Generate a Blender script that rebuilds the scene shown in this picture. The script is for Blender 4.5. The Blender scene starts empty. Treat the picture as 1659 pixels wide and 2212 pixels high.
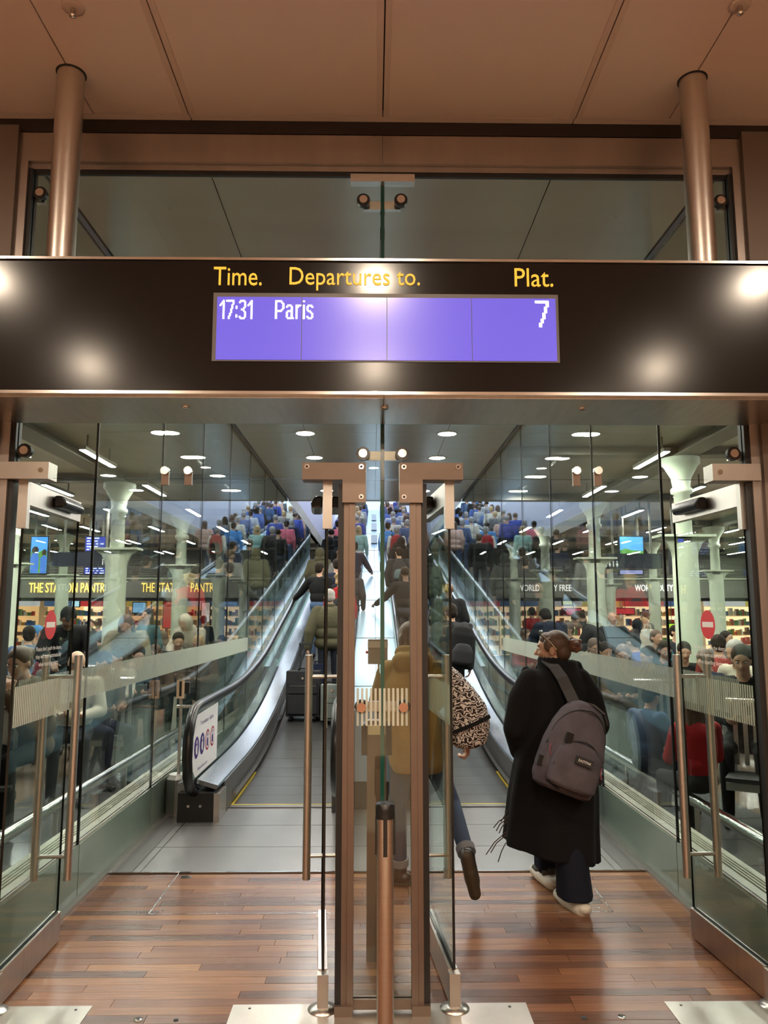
import bpy, bmesh, math, random
import numpy as np
from mathutils import Vector, Matrix, Euler
from mathutils.bvhtree import BVHTree
random.seed(7)
R = math.radians
S = bpy.context.scene
COL = S.collection

# ------------------------------------------------------------------ camera
W, H, F = 1659, 2212, 1650.0
PITCH, YAW = R(7.6), R(0.85)
CAM = Vector((-0.046, 0.0, 1.72))
cd = bpy.data.cameras.new('camera'); cam = bpy.data.objects.new('camera', cd); COL.objects.link(cam)
cam.location = CAM; cam.rotation_euler = (R(90) + PITCH, 0, -YAW)
cd.sensor_fit = 'VERTICAL'; cd.sensor_height = 36.0; cd.lens = 36.0 * F / H
cd.clip_start = 0.05; cd.clip_end = 300
S.camera = cam
_f = Vector((math.sin(YAW) * math.cos(PITCH), math.cos(YAW) * math.cos(PITCH), math.sin(PITCH)))
_r = Vector((math.cos(YAW), -math.sin(YAW), 0)); _u = _r.cross(_f)
def at(px, py, Y):
    """world point on the plane y = Y that the photograph shows at pixel (px, py)"""
    d = _f + _r * ((px - 829.5) / F) + _u * ((1106 - py) / F)
    return CAM + d * (Y / d.y)
def floor_at(px, py, z=0.0):
    d = _f + _r * ((px - 829.5) / F) + _u * ((1106 - py) / F)
    return CAM + d * ((z - CAM.z) / d.z)

# ------------------------------------------------------------------ world, exposure
S.view_settings.view_transform = 'Standard'; S.view_settings.look = 'None'
S.view_settings.gamma = 1.0; S.view_settings.use_curve_mapping = False
S.view_settings.exposure = 0.0
w = bpy.data.worlds.new('shed_fill'); S.world = w; w.use_nodes = True
w.node_tree.nodes['Background'].inputs[0].default_value = (0.78, 0.86, 1.0, 1)
w.node_tree.nodes['Background'].inputs[1].default_value = 1.3
S.cycles.transparent_max_bounces = 40; S.cycles.max_bounces = 8
S.cycles.sample_clamp_indirect = 4.0; S.cycles.caustics_reflective = False; S.cycles.caustics_refractive = False
WARM = (1.0, 0.80, 0.60); NEUT = (1.0, 0.95, 0.84); COOL = (0.80, 0.90, 1.0)
E_WARM, E_CORR, E_HALL, E_STRIP, E_SHED = 1020.0, 205.0, 360.0, 125.0, 12.0

# ------------------------------------------------------------------ materials
MATS = {}
def nodes_of(m):
    m.use_nodes = True; return m.node_tree.nodes, m.node_tree.links
def M(name, base, rough=0.5, metal=0.0, spec=0.5, emit=None, es=0.0, noise=0.0, nscale=20.0, bump=0.0, bscale=80.0, coat=0.0, stretch=None):
    if name in MATS: return MATS[name]
    m = bpy.data.materials.new(name); N, L = nodes_of(m); b = N['Principled BSDF']
    b.inputs['Base Color'].default_value = (*base, 1); b.inputs['Roughness'].default_value = rough
    b.inputs['Metallic'].default_value = metal; b.inputs['Specular IOR Level'].default_value = spec
    b.inputs['Coat Weight'].default_value = coat
    if emit: b.inputs['Emission Color'].default_value = (*emit, 1); b.inputs['Emission Strength'].default_value = es
    if noise or bump:
        tc = N.new('ShaderNodeTexCoord'); mp = N.new('ShaderNodeMapping'); L.new(tc.outputs['Object'], mp.inputs[0])
        if stretch: mp.inputs['Scale'].default_value = stretch
    if noise:
        n = N.new('ShaderNodeTexNoise'); n.inputs['Scale'].default_value = nscale; n.inputs['Detail'].default_value = 5
        L.new(mp.outputs[0], n.inputs['Vector'])
        rr = N.new('ShaderNodeMapRange'); rr.inputs[3].default_value = 1 - noise; rr.inputs[4].default_value = 1 + noise
        L.new(n.outputs[0], rr.inputs[0])
        mx = N.new('ShaderNodeMix'); mx.data_type = 'RGBA'; mx.blend_type = 'MULTIPLY'; mx.inputs[0].default_value = 1
        mx.inputs[6].default_value = (*base, 1); L.new(rr.outputs[0], mx.inputs[7]); L.new(mx.outputs[2], b.inputs['Base Color'])
    if bump:
        n2 = N.new('ShaderNodeTexNoise'); n2.inputs['Scale'].default_value = bscale; n2.inputs['Detail'].default_value = 3
        L.new(mp.outputs[0], n2.inputs['Vector'])
        bp = N.new('ShaderNodeBump'); bp.inputs['Strength'].default_value = bump; bp.inputs['Distance'].default_value = 0.01
        L.new(n2.outputs[0], bp.inputs['Height']); L.new(bp.outputs[0], b.inputs['Normal'])
    MATS[name] = m; return m
def glass(name, tint, refl=1.6, rough=0.0):
    m = bpy.data.materials.new(name); N, L = nodes_of(m); N.remove(N['Principled BSDF']); out = N['Material Output']
    t = N.new('ShaderNodeBsdfTransparent'); t.inputs[0].default_value = (*tint, 1)
    g = N.new('ShaderNodeBsdfGlossy'); g.inputs['Roughness'].default_value = rough; g.inputs[0].default_value = (0.9, 1, 0.95, 1)
    fr = N.new('ShaderNodeFresnel'); fr.inputs[0].default_value = 1.5
    ge = N.new('ShaderNodeNewGeometry'); inv = N.new('ShaderNodeMath'); inv.operation = 'SUBTRACT'; inv.inputs[0].default_value = refl
    mul2 = N.new('ShaderNodeMath'); mul2.operation = 'MULTIPLY'; mul2.inputs[1].default_value = refl
    L.new(ge.outputs['Backfacing'], mul2.inputs[0]); L.new(mul2.outputs[0], inv.inputs[1])
    mul = N.new('ShaderNodeMath'); mul.operation = 'MULTIPLY'; mul.use_clamp = True
    L.new(fr.outputs[0], mul.inputs[0]); L.new(inv.outputs[0], mul.inputs[1])
    mix = N.new('ShaderNodeMixShader'); L.new(mul.outputs[0], mix.inputs[0]); L.new(t.outputs[0], mix.inputs[1]); L.new(g.outputs[0], mix.inputs[2])
    L.new(mix.outputs[0], out.inputs[0]); MATS[name] = m; return m
GL = glass('clear_glass', (0.95, 0.975, 0.955), 1.3)
GLB = glass('balustrade_glass', (0.965, 0.985, 0.985), 1.3)
GEDGE = M('glass_edge', (0.008, 0.075, 0.06), 0.15)
GEDGE_D = M('dark_glass_edge', (0.003, 0.006, 0.006), 0.2)
STEEL = M('brushed_steel', (0.60, 0.57, 0.53), 0.33, 1.0, noise=0.10, nscale=6, stretch=(1, 1, 30))
STEELH = M('brushed_steel_horizontal', (0.55, 0.50, 0.46), 0.30, 1.0, noise=0.16, nscale=5, stretch=(8, 1, 0.3))
POLISH = M('polished_steel', (0.70, 0.68, 0.65), 0.16, 1.0)
BRONZE = M('bronze_anodised', (0.21, 0.16, 0.13), 0.42, 0.75, noise=0.06)
HEADM = M('brushed_head_frame', (0.36, 0.315, 0.285), 0.36, 0.85, noise=0.12, nscale=3, stretch=(4, 1, .5))
BLACK = M('black_gasket', (0.008, 0.008, 0.008), 0.5)
BLACKG = M('black_gloss', (0.012, 0.012, 0.013), 0.22)
RUBBER = M('handrail_rubber', (0.010, 0.010, 0.011), 0.30)
SIGNM = M('sign_black', (0.006, 0.005, 0.005), 0.16, spec=0.28)
YELLOW = M('sign_yellow', (0.95, 0.60, 0.05), 0.5, emit=(1.0, 0.62, 0.06), es=0.25)
FILM = M('frosted_film', (0.60, 0.64, 0.56), 0.7)
FILM.node_tree.nodes['Principled BSDF'].inputs['Alpha'].default_value = 0.78
FILMC = M('frosted_film_thin', (0.52, 0.57, 0.50), 0.7); FILMC.node_tree.nodes['Principled BSDF'].inputs['Alpha'].default_value = 0.55
WHITEP = M('white_print', (0.85, 0.83, 0.80), 0.6)
REDP = M('red_print', (0.65, 0.02, 0.03), 0.5)
GREENPLINTH = M('back_painted_glass', (0.17, 0.225, 0.185), 0.12, noise=0.10, nscale=2)
STONE = M('plinth_stone', (0.50, 0.50, 0.42), 0.35, noise=0.18, nscale=5)
DARKFL = M('dark_floor_tile', (0.10, 0.10, 0.10), 0.18, noise=0.2, nscale=3)
HALLFL = M('hall_floor', (0.16, 0.12, 0.09), 0.15, noise=0.3, nscale=1.5)
CEILG = M('corridor_ceiling_panel', (0.62, 0.58, 0.50), 0.26, 0.3, noise=0.08, nscale=1.5, stretch=(.3, 3, 1))
HALLC = M('hall_ceiling', (0.58, 0.55, 0.44), 0.5, noise=0.2, nscale=2)
BEAM = M('painted_iron_beam', (0.20, 0.19, 0.15), 0.5)
COLM = M('painted_column', (0.56, 0.62, 0.48), 0.5, noise=0.05, nscale=3)
LAV = M('shaft_wall', (0.74, 0.74, 0.84), 0.4)
MEDIAN = M('median_steel', (0.36, 0.50, 0.64), 0.3, 0.2, noise=0.10, nscale=1.5, stretch=(3, .6, 1))
CLAD = M('balustrade_cladding', (0.33, 0.36, 0.39), 0.27, 0.9, noise=0.12, nscale=1.5)
LAND = M('landing_plate_steel', (0.25, 0.245, 0.245), 0.38, 0.7, noise=0.18, nscale=2.2, bump=0.05, bscale=260)
FPLATE = M('floor_closer_plate', (0.50, 0.47, 0.43), 0.36, 0.85, noise=0.22, nscale=6)
YLINE = M('yellow_line', (0.65, 0.50, 0.06), 0.6)
GREYW = M('hall_wall', (0.24, 0.23, 0.20), 0.6)
FASC = M('shop_fascia', (0.20, 0.20, 0.17), 0.5)
WALLB = M('concourse_wall', (0.55, 0.46, 0.38), 0.6, noise=0.1, nscale=2)
JAMB = M('jamb_cladding', (0.17, 0.13, 0.105), 0.45, 0.2, noise=0.08, nscale=3)
DARK = M('near_black', (0.012, 0.012, 0.013), 0.6)
SKIRT = M('dark_skirting_steel', (0.13, 0.125, 0.12), 0.28, 0.7, noise=0.1, nscale=3)
def perforated():
    m = bpy.data.materials.new('perforated_ceiling'); N, L = nodes_of(m); b = N['Principled BSDF']
    tc = N.new('ShaderNodeTexCoord'); v = N.new('ShaderNodeTexVoronoi'); v.inputs['Scale'].default_value = 150; v.inputs['Randomness'].default_value = 0.0
    L.new(tc.outputs['Object'], v.inputs['Vector'])
    r = N.new('ShaderNodeValToRGB'); r.color_ramp.elements[0].position = 0.22; r.color_ramp.elements[0].color = (0.50, 0.38, 0.31, 1)
    r.color_ramp.elements[1].position = 0.36; r.color_ramp.elements[1].color = (0.80, 0.65, 0.56, 1)
    L.new(v.outputs['Distance'], r.inputs[0]); L.new(r.outputs[0], b.inputs['Base Color'])
    b.inputs['Roughness'].default_value = 0.5; b.inputs['Metallic'].default_value = 0.15
    return m
PERF = perforated()
CSTRIP = M('ceiling_margin', (0.66, 0.53, 0.45), 0.5)
def woodmat():
    m = bpy.data.materials.new('wood_plank'); N, L = nodes_of(m); b = N['Principled BSDF']
    oi = N.new('ShaderNodeObjectInfo'); cr = N.new('ShaderNodeValToRGB'); e = cr.color_ramp
    e.elements[0].position = 0; e.elements[0].color = (0.10, 0.045, 0.028, 1)
    e.elements[1].position = 1; e.elements[1].color = (0.36, 0.185, 0.08, 1)
    for p, c in ((0.15, (0.14, 0.064, 0.039)), (0.45, (0.185, 0.082, 0.045)), (0.75, (0.235, 0.108, 0.052)), (0.9, (0.275, 0.13, 0.06))):
        x = e.elements.new(p); x.color = (*c, 1)
    L.new(oi.outputs['Random'], cr.inputs[0])
    ge = N.new('ShaderNodeNewGeometry'); mp = N.new('ShaderNodeMapping'); mp.inputs['Scale'].default_value = (4, 90, 4)
    L.new(ge.outputs['Position'], mp.inputs[0]); n = N.new('ShaderNodeTexNoise'); n.inputs['Scale'].default_value = 1.0; n.inputs['Detail'].default_value = 6
    L.new(mp.outputs[0], n.inputs['Vector']); mr = N.new('ShaderNodeMapRange'); mr.inputs[1].default_value = .3; mr.inputs[2].default_value = .7; mr.inputs[3].default_value = 0.78; mr.inputs[4].default_value = 1.2
    L.new(n.outputs[0], mr.inputs[0]); mx = N.new('ShaderNodeMix'); mx.data_type = 'RGBA'; mx.blend_type = 'MULTIPLY'; mx.inputs[0].default_value = 1
    L.new(cr.outputs[0], mx.inputs[6]); L.new(mr.outputs[0], mx.inputs[7]); L.new(mx.outputs[2], b.inputs['Base Color'])
    b.inputs['Roughness'].default_value = 0.24; b.inputs['Specular IOR Level'].default_value = 0.5
    n2 = N.new('ShaderNodeTexNoise'); n2.inputs['Scale'].default_value = 2.0; L.new(ge.outputs['Position'], n2.inputs['Vector'])
    m3 = N.new('ShaderNodeMapRange'); m3.inputs[3].default_value = 0.22; m3.inputs[4].default_value = 0.30; L.new(n2.outputs[0], m3.inputs[0]); L.new(m3.outputs[0], b.inputs['Roughness'])
    return m
WOOD = woodmat()
def palletmat():
    m = bpy.data.materials.new('ribbed_pallet'); N, L = nodes_of(m); b = N['Principled BSDF']
    b.inputs['Metallic'].default_value = 0.6; b.inputs['Roughness'].default_value = 0.42
    tc = N.new('ShaderNodeTexCoord'); wv = N.new('ShaderNodeTexWave'); wv.bands_direction = 'X'; wv.inputs['Scale'].default_value = 32
    L.new(tc.outputs['Object'], wv.inputs[0]); r = N.new('ShaderNodeValToRGB'); r.color_ramp.elements[0].color = (0.03, 0.03, 0.031, 1); r.color_ramp.elements[1].color = (0.145, 0.14, 0.14, 1)
    L.new(wv.outputs[0], r.inputs[0]); L.new(r.outputs[0], b.inputs['Base Color']); return m
PALLET = palletmat()
def emis(name, col, s):
    m = bpy.data.materials.new(name); N, L = nodes_of(m); b = N['Principled BSDF']
    b.inputs['Base Color'].default_value = (*col, 1); b.inputs['Emission Color'].default_value = (*col, 1); b.inputs['Emission Strength'].default_value = s
    return m
EWARM = emis('warm_lamp', WARM, E_WARM); ECORR = emis('corridor_lamp', NEUT, E_CORR); EHALL = emis('hall_lamp', NEUT, E_HALL)
ESTRIP = emis('strip_lamp', (0.98, 1.0, 0.94), E_STRIP); ESHED = emis('shed_fill_panel', COOL, E_SHED)

# ------------------------------------------------------------------ mesh builder
class MB:
    def __init__(s): s.v = []; s.f = []; s.m = []; s.sm = []
    def add(s, vs, fs, mi=0, smooth=False):
        b = len(s.v); s.v += [tuple(v) for v in vs]
        for f in fs: s.f.append(tuple(b + i for i in f)); s.m.append(mi); s.sm.append(smooth)
        return s
    def box(s, x0, x1, y0, y1, z0, z1, mi=0, thin=None, ei=1):
        vs = [(x, y, z) for z in (z0, z1) for y in (y0, y1) for x in (x0, x1)]
        fs = [((0, 2, 3, 1), 'z'), ((4, 5, 7, 6), 'z'), ((0, 1, 5, 4), 'y'), ((2, 6, 7, 3), 'y'), ((0, 4, 6, 2), 'x'), ((1, 3, 7, 5), 'x')]
        for f, ax in fs: s.add([vs[i] for i in f], [(0, 1, 2, 3)], mi if thin is None or ax == thin else ei)
        return s
    def poly(s, pts, d, mi=0):
        """planar polygon extruded by vector d"""
        n = len(pts); d = Vector(d); a = [Vector(p) for p in pts]
        s.add(a + [p + d for p in a], [tuple(range(n))[::-1], tuple(range(n, 2 * n))] + [(i, (i + 1) % n, n + (i + 1) % n, n + i) for i in range(n)], mi)
        return s
    def tube(s, pts, r, seg=12, mi=0, caps=True, smooth=True, sx=1.0):
        pts = [Vector(p) for p in pts]; n = len(pts); rs = r if hasattr(r, '__len__') else [r] * n
        ref = None; vs = []
        for i, p in enumerate(pts):
            t = ((pts[min(i + 1, n - 1)] - p).normalized() + (p - pts[max(i - 1, 0)]).normalized())
            t = t.normalized() if t.length > 1e-6 else Vector((0, 0, 1))
            if ref is None:
                ref = Vector((1, 0, 0)) if abs(t.x) < 0.9 else Vector((0, 1, 0))
            a = (ref - t * ref.dot(t)).normalized(); ref = a; b = t.cross(a)
            for k in range(seg):
                an = 2 * math.pi * k / seg; vs.append(p + a * math.cos(an) * rs[i] * sx + b * math.sin(an) * rs[i])
        fs = [(i * seg + k, i * seg + (k + 1) % seg, (i + 1) * seg + (k + 1) % seg, (i + 1) * seg + k) for i in range(n - 1) for k in range(seg)]
        s.add(vs, fs, mi, smooth)
        if caps:
            s.add(vs[:seg], [tuple(range(seg))[::-1]], mi); s.add(vs[-seg:], [tuple(range(seg))], mi)
        return s
    def lathe(s, prof, c, seg=20, mi=0, smooth=True):
        """profile of (radius, z)"""
        vs = []; n = len(prof)
        for r, z in prof:
            for k in range(seg):
                a = 2 * math.pi * k / seg; vs.append((c[0] + r * math.cos(a), c[1] + r * math.sin(a), c[2] + z))
        fs = [(i * seg + k, i * seg + (k + 1) % seg, (i + 1) * seg + (k + 1) % seg, (i + 1) * seg + k) for i in range(n - 1) for k in range(seg)]
        s.add(vs, fs, mi, smooth)
        s.add(vs[:seg], [tuple(range(seg))[::-1]], mi); s.add(vs[-seg:], [tuple(range(seg))], mi); return s
    def disc_y(s, c, r, th, mi=0, seg=20):
        """coin with its axis along y"""
        vs = []
        for y in (c[1] - th / 2, c[1] + th / 2):
            for k in range(seg):
                a = 2 * math.pi * k / seg; vs.append((c[0] + r * math.cos(a), y, c[2] + r * math.sin(a)))
        fs = [tuple(range(seg)), tuple(range(seg, 2 * seg))[::-1]] + [(k, seg + k, seg + (k + 1) % seg, (k + 1) % seg) for k in range(seg)]
        return s.add(vs, fs, mi)
    def sweep(s, prof, ys, zf, mi=0, smooth=False):
        """closed (x, z) profile swept along y following zf(y)"""
        n = len(prof); vs = [(x, y, z + zf(y)) for y in ys for x, z in prof]
        fs = [(i * n + k, (i + 1) * n + k, (i + 1) * n + (k + 1) % n, i * n + (k + 1) % n) for i in range(len(ys) - 1) for k in range(n)]
        s.add(vs, fs, mi, smooth); s.add(vs[:n], [tuple(range(n))[::-1]], mi); s.add(vs[-n:], [tuple(range(n))], mi); return s
    def mesh(s, name):
        me = bpy.data.meshes.new(name); me.from_pydata(s.v, [], s.f)
        me.polygons.foreach_set('material_index', s.m); me.polygons.foreach_set('use_smooth', s.sm)
        bm = bmesh.new(); bm.from_mesh(me); bmesh.ops.recalc_face_normals(bm, faces=bm.faces[:]); bm.to_mesh(me); bm.free()
        me.update(); return me
    def build(s, name, mats, parent=None, local=False, bevel=0.0):
        o = bpy.data.objects.new(name, s.mesh(name)); COL.objects.link(o)
        for m in (mats if isinstance(mats, (list, tuple)) else [mats]): o.data.materials.append(m)
        if parent is not None: adopt(o, parent, local)
        if bevel:
            bv = o.modifiers.new('bevel', 'BEVEL'); bv.width = bevel; bv.segments = 2; bv.limit_method = 'ANGLE'
        return o
def adopt(o, root, local=False):
    o.parent = root
    if not local:
        m = Matrix.Identity(4); p = root
        while p is not None: m = p.matrix_basis @ m if p.parent is None else p.matrix_parent_inverse @ p.matrix_basis @ m; p = p.parent
        o.matrix_parent_inverse = m.inverted()
def tag(o, label=None, cat=None, group=None, kind=None):
    if label: o['label'] = label
    if cat: o['category'] = cat
    if group: o['group'] = group
    if kind: o['kind'] = kind
    return o
def thing(name, label, cat, loc=(0, 0, 0), rz=0, group=None):
    o = bpy.data.objects.new(name, None); COL.objects.link(o); o.location = loc; o.rotation_euler = (0, 0, rz); o.empty_display_size = .2
    return tag(o, label, cat, group)
def struct_e(name, label, loc=(0, 0, 0), rz=0):
    o = bpy.data.objects.new(name, None); COL.objects.link(o); o.location = loc; o.rotation_euler = (0, 0, rz)
    return tag(o, label, kind='structure')
def link_copy(o, parent=None):
    c = o.copy(); COL.objects.link(c); c.parent = parent
    for ch in o.children: link_copy(ch, c)
    return c
def text_mesh(txt, x0, x1, z0, z1, Y, depth=0.004, facing=-1, italic=0.0):
    """lettering fitted to a rectangle of the xz plane, readable from -y"""
    cu = bpy.data.curves.new('t', 'FONT'); cu.body = txt; cu.extrude = 0.0; cu.resolution_u = 3
    o = bpy.data.objects.new('t', cu); COL.objects.link(o)
    dg = bpy.context.evaluated_depsgraph_get(); me = bpy.data.meshes.new_from_object(o.evaluated_get(dg))
    vs = np.array([v.co[:] for v in me.vertices]); fs = [tuple(p.vertices) for p in me.polygons]
    bpy.data.objects.remove(o); bpy.data.curves.remove(cu); bpy.data.meshes.remove(me)
    mn, mx = vs.min(0), vs.max(0)
    X = x0 + (vs[:, 0] - mn[0]) / (mx[0] - mn[0]) * (x1 - x0); Z = z0 + (vs[:, 1] - mn[1]) / (mx[1] - mn[1]) * (z1 - z0)
    return [(x, Y, z) for x, z in zip(X, Z)], fs
def lettering(name, txt, x0, x1, z0, z1, Y, mat, parent, depth=0.004):
    vs, fs = text_mesh(txt, x0, x1, z0, z1, Y)
    o = MB().add(vs, fs).build(name, mat, parent)
    so = o.modifiers.new('thick', 'SOLIDIFY'); so.thickness = depth; so.offset = 0
    return o
def dotmatrix(txt, x0, x1, z0, z1, Y, pitch, bold=0.0):
    vs, fs = text_mesh(txt, x0, x1, z0, z1, 0.0)
    t = BVHTree.FromPolygons([Vector(v) for v in vs], fs); mb = MB(); nx = int((x1 - x0) / pitch) + 1; nz = int(round((z1 - z0) / pitch))
    for i in range(nx + 1):
        for k in range(nz + 1):
            x = x0 + (i + .5) * pitch; z = z0 + (k + .5) * (z1 - z0) / nz
            hit = any(t.ray_cast(Vector((x + dx, 1, z)), Vector((0, -1, 0)))[0] is not None for dx in (0, bold, -bold))
            if hit:
                h = pitch * .5; mb.add([(x - h, Y, z - h), (x + h, Y, z - h), (x + h, Y, z + h), (x - h, Y, z + h)], [(0, 1, 2, 3)])
    return mb
def yrange(a, b, step):
    n = max(1, int(math.ceil((b - a) / step))); return [a + (b - a) * i / n for i in range(n + 1)]

# ================================================================== SETTING
YD = 3.58                       # plane of the glazed front
ZC = 4.17                       # ceiling of the concourse
ZI = 4.12                       # ceiling beyond the doors
ZT = 2.35                       # top of the door leaves
# --- floors
fl = MB().box(-9, 9, -9, .8, -.20, -.004).build('floor', M('pale_bounce_floor', (0.50, 0.38, 0.29), 0.35, noise=0.2, nscale=3, stretch=(1, 12, 1)))  # unseen rear slab, paler than the real wood to bounce light onto the ceiling
tag(fl, 'reddish brown wooden strip floor in front of and between the doors, unseen rear part paled to bounce light', kind='structure')
MB().box(-9, 9, .8, 3.30, -.20, -.001).build('wood_strip_area', M('wood_strip_near', (0.24, 0.10, 0.048), 0.28, noise=0.35, nscale=3, stretch=(.5, 14, 1)), fl)
MB().box(-1.84, 1.84, 3.30, 5.42, -.05, -.014).build('subfloor', M('sub_floor', (0.03, 0.015, 0.01), 0.7), fl)
MB().box(-9, -1.84, 3.3, 3.64, -.05, -.001).box(1.84, 9, 3.3, 3.64, -.05, -.001).build('floor_margin', MATS['pale_bounce_floor'], fl)
pm = MB().box(-.5, .5, -.034, .034, -.014, 0).mesh('plank'); pm.materials.append(WOOD)
rng = random.Random(11); row = 0; y = 3.335
while y < 5.39:
    x = -1.84 + (-rng.random() * 0.9)
    while x < 1.84:
        L = rng.choice((0.55, .75, .95, 1.2, 1.45)); a = max(x, -1.84); b = min(x + L, 1.84)
        if b - a > .03:
            o = bpy.data.objects.new('plank', pm); COL.objects.link(o); o.parent = fl
            o.location = ((a + b) / 2, y, rng.uniform(-.0006, .0006)); o.scale = ((b - a - .0022), 1, 1)
        x += L
    y += .0693
# landing plates
for (a, b, z) in ((5.425, 5.98, 0), (5.984, 6.56, .001), (6.564, 7.18, .002)):
    MB().box(-1.66, 1.66, a, b, -.05, z).build('landing_plate', LAND, fl, bevel=.002)
MB().box(-1.84, -1.665, 5.425, 7.18, -.05, -.002).box(1.665, 1.84, 5.425, 7.18, -.05, -.002).build('margin_plate', LAND, fl)
MB().box(-1.84, 1.84, 5.412, 5.426, -.04, .0035).build('edge_strip', POLISH, fl)
for sx in (-1, 1):
    MB().box(sx * 1.60 - .003, sx * 1.60 + .003, 5.42, 7.0, -.02, .0035).build('inlay_strip', POLISH, fl)
# access hatches let into the wood
for (x0, x1) in ((-1.34, -.18), (.18, 1.36)):
    h = MB()
    for a, b, c, d in ((x0, x1, 4.70, 4.705), (x0, x0 + .004, 4.70, 5.40), (x1 - .004, x1, 4.70, 5.40)): h.box(a, b, c, d, -.01, .0015)
    h.build('hatch_edging', POLISH, fl)
    for px in (x0 + .07, x1 - .07):
        MB().box(px - .035, px + .035, 5.30, 5.345, -.01, .002).build('hatch_tab', POLISH, fl)
        MB().lathe([(0.008, 0), (0.008, .003)], (px, 4.76, 0), 10).build('screw', POLISH, fl)
# steel plates that carry the floor closers
for (x0, x1) in ((-2.3, -1.28), (-.66, .64), (1.26, 2.3)):
    p = MB().box(x0, x1, 3.30, 3.655, -.03, .003).build('closer_plate', FPLATE, fl, bevel=.001)
    for k in range(3):
        MB().lathe([(0.006, 0), (0.006, .0045)], (x0 + (x1 - x0) * (.06 + .44 * k), 3.62, 0), 8).build('screw', DARK, p)
for (px, py, rr, c) in ((298, 2203, .018, 1), (380, 2204, .011, 0), (1343, 2197, .018, 1), (1262, 2200, .014, 0)):
    q = floor_at(px, py); m = MB().lathe([(rr, 0), (rr, .003), (rr * .5, .004)], (q.x, q.y, 0), 16)
    o = m.build('floor_socket', POLISH if c else DARK, fl)
    if c: MB().lathe([(rr * .45, 0), (rr * .45, .0045)], (q.x, q.y, 0), 12).build('socket_hole', DARK, o)
hf = MB().box(-18, -1.84, 3.66, 31, -.2, -.002).box(1.84, 18, 3.66, 31, -.2, -.002).build('floor.001', HALLFL); tag(hf, 'polished floor of the waiting hall outside the glass corridor', kind='structure')
for sx in (-1, 1):
    t = MB()
    for i in range(14):
        t.box(sx * 2.06 if sx > 0 else -3.3, 3.3 if sx > 0 else -2.06, 4.9 + i * .61, 5.5 + i * .61, -.01, .001)
    t.build('dark_tile_band', DARKFL, hf)['kind'] = 'stuff'
tag(MB().box(-1.84, 1.84, 7.18, 31, -.6, -.35).build('floor.002', DARK), 'dark pit slab under the moving walkways', kind='structure')

# --- concourse shell
ce = MB().box(-9, 9, -9, 3.50, ZC + .03, ZC + .2).build('ceiling', DARK); tag(ce, 'warm lit perforated metal panel ceiling above the entrance', kind='structure')
xs = [-9, -7, -4.2, -2.4, -1.43, -.96, 0, .96, 1.43, 2.4, 4.2, 7, 9]
for a, b in zip(xs[:-1], xs[1:]):
    MB().box(a + .003, b - .003, -9, 3.50, ZC, ZC + .03).build('ceiling_panel', PERF, ce)
    for e, s_ in ((a, 1), (b, -1)):
        if abs(e) in (.96, 0): MB().box(e + min(s_ * .003, s_ * .03), e + max(s_ * .003, s_ * .03), -9, 3.50, ZC - .004, ZC + .001).build('panel_edge', CSTRIP, ce)
for a, b in ((-9, -.96), (-.955, .955), (.96, 9)):
    MB().box(a, b, 3.506, 3.60, ZC, ZC + .05).build('margin_panel', CSTRIP, ce)
# dark wavy seal between ceiling and head frame
pts = [(x, ZC + .02) for x in (9, -9)]
wv = [(-9 + i * .15, ZC - .004 + .012 * math.sin(i * .9) * math.sin(i * .23)) for i in range(121)]
sl = MB(); sl.poly([(x, 3.545, ZC + .03) for x in (9, -9)] + [(x, 3.545, ZC - .075) for x in (-9, 9)], (0, .04, 0))
tag(sl.build('trim_1', M('seal_strip', (0.018, 0.013, 0.011), .6)), 'dark seal strip between ceiling and steel head frame', kind='structure')
wl = MB().box(-9, -1.80, YD - .06, YD + .06, 0, ZC - .05).build('wall_front', JAMB); tag(wl, 'brown clad wall to the left of the glass doors', kind='structure')
wr = MB().box(1.80, 9, YD - .06, YD + .06, 0, ZC - .05).build('wall_front.001', JAMB); tag(wr, 'brown clad wall to the right of the glass doors', kind='structure')
tag(MB().box(-9, 9, -9.2, -9, 0, ZC).build('wall_back', WALLB), 'beige wall behind the camera', kind='structure')
tag(MB().box(-9.2, -9, -9, 3.6, 0, ZC).build('wall_left', WALLB), 'beige wall left of the concourse', kind='structure')
tag(MB().box(9, 9.2, -9, 3.6, 0, ZC).build('wall_right', WALLB), 'beige wall right of the concourse', kind='structure')

# --- steel head frame and jamb frames of the glazed front
hd = struct_e('trim_2', 'brushed steel head frame over the transom glass', (0, YD, 4))
for x0, x1 in ((-1.80, -.001), (.001, 1.80)):
    MB().box(x0, x1, YD - .035, YD + .05, 3.945, 4.10).build('head_plate', HEADM, hd, bevel=.003)
MB().box(-1.80, 1.80, YD - .012, YD + .05, 3.915, 3.944).build('head_channel', HEADM, hd)
MB().box(-1.76, 1.76, YD - .006, YD + .014, 3.895, 3.914).build('glazing_gasket', BLACK, hd)
for s_, nm in ((-1, 'left'), (1, 'right')):
    j = struct_e('trim_3' if s_ < 0 else 'trim_4', nm + ' jamb frame of the glazed entrance in brown metal', (s_ * 1.76, YD, 0))
    a, b = sorted((s_ * 1.80, s_ * 1.755)); MB().box(a, b, YD - .035, YD + .06, 0, 3.945).build('frame', HEADM, j, bevel=.002)
    a, b = sorted((s_ * 1.755, s_ * 1.735)); MB().box(a, b, YD - .02, YD + .04, 0, 3.915).build('gasket', BLACK, j)
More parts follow.
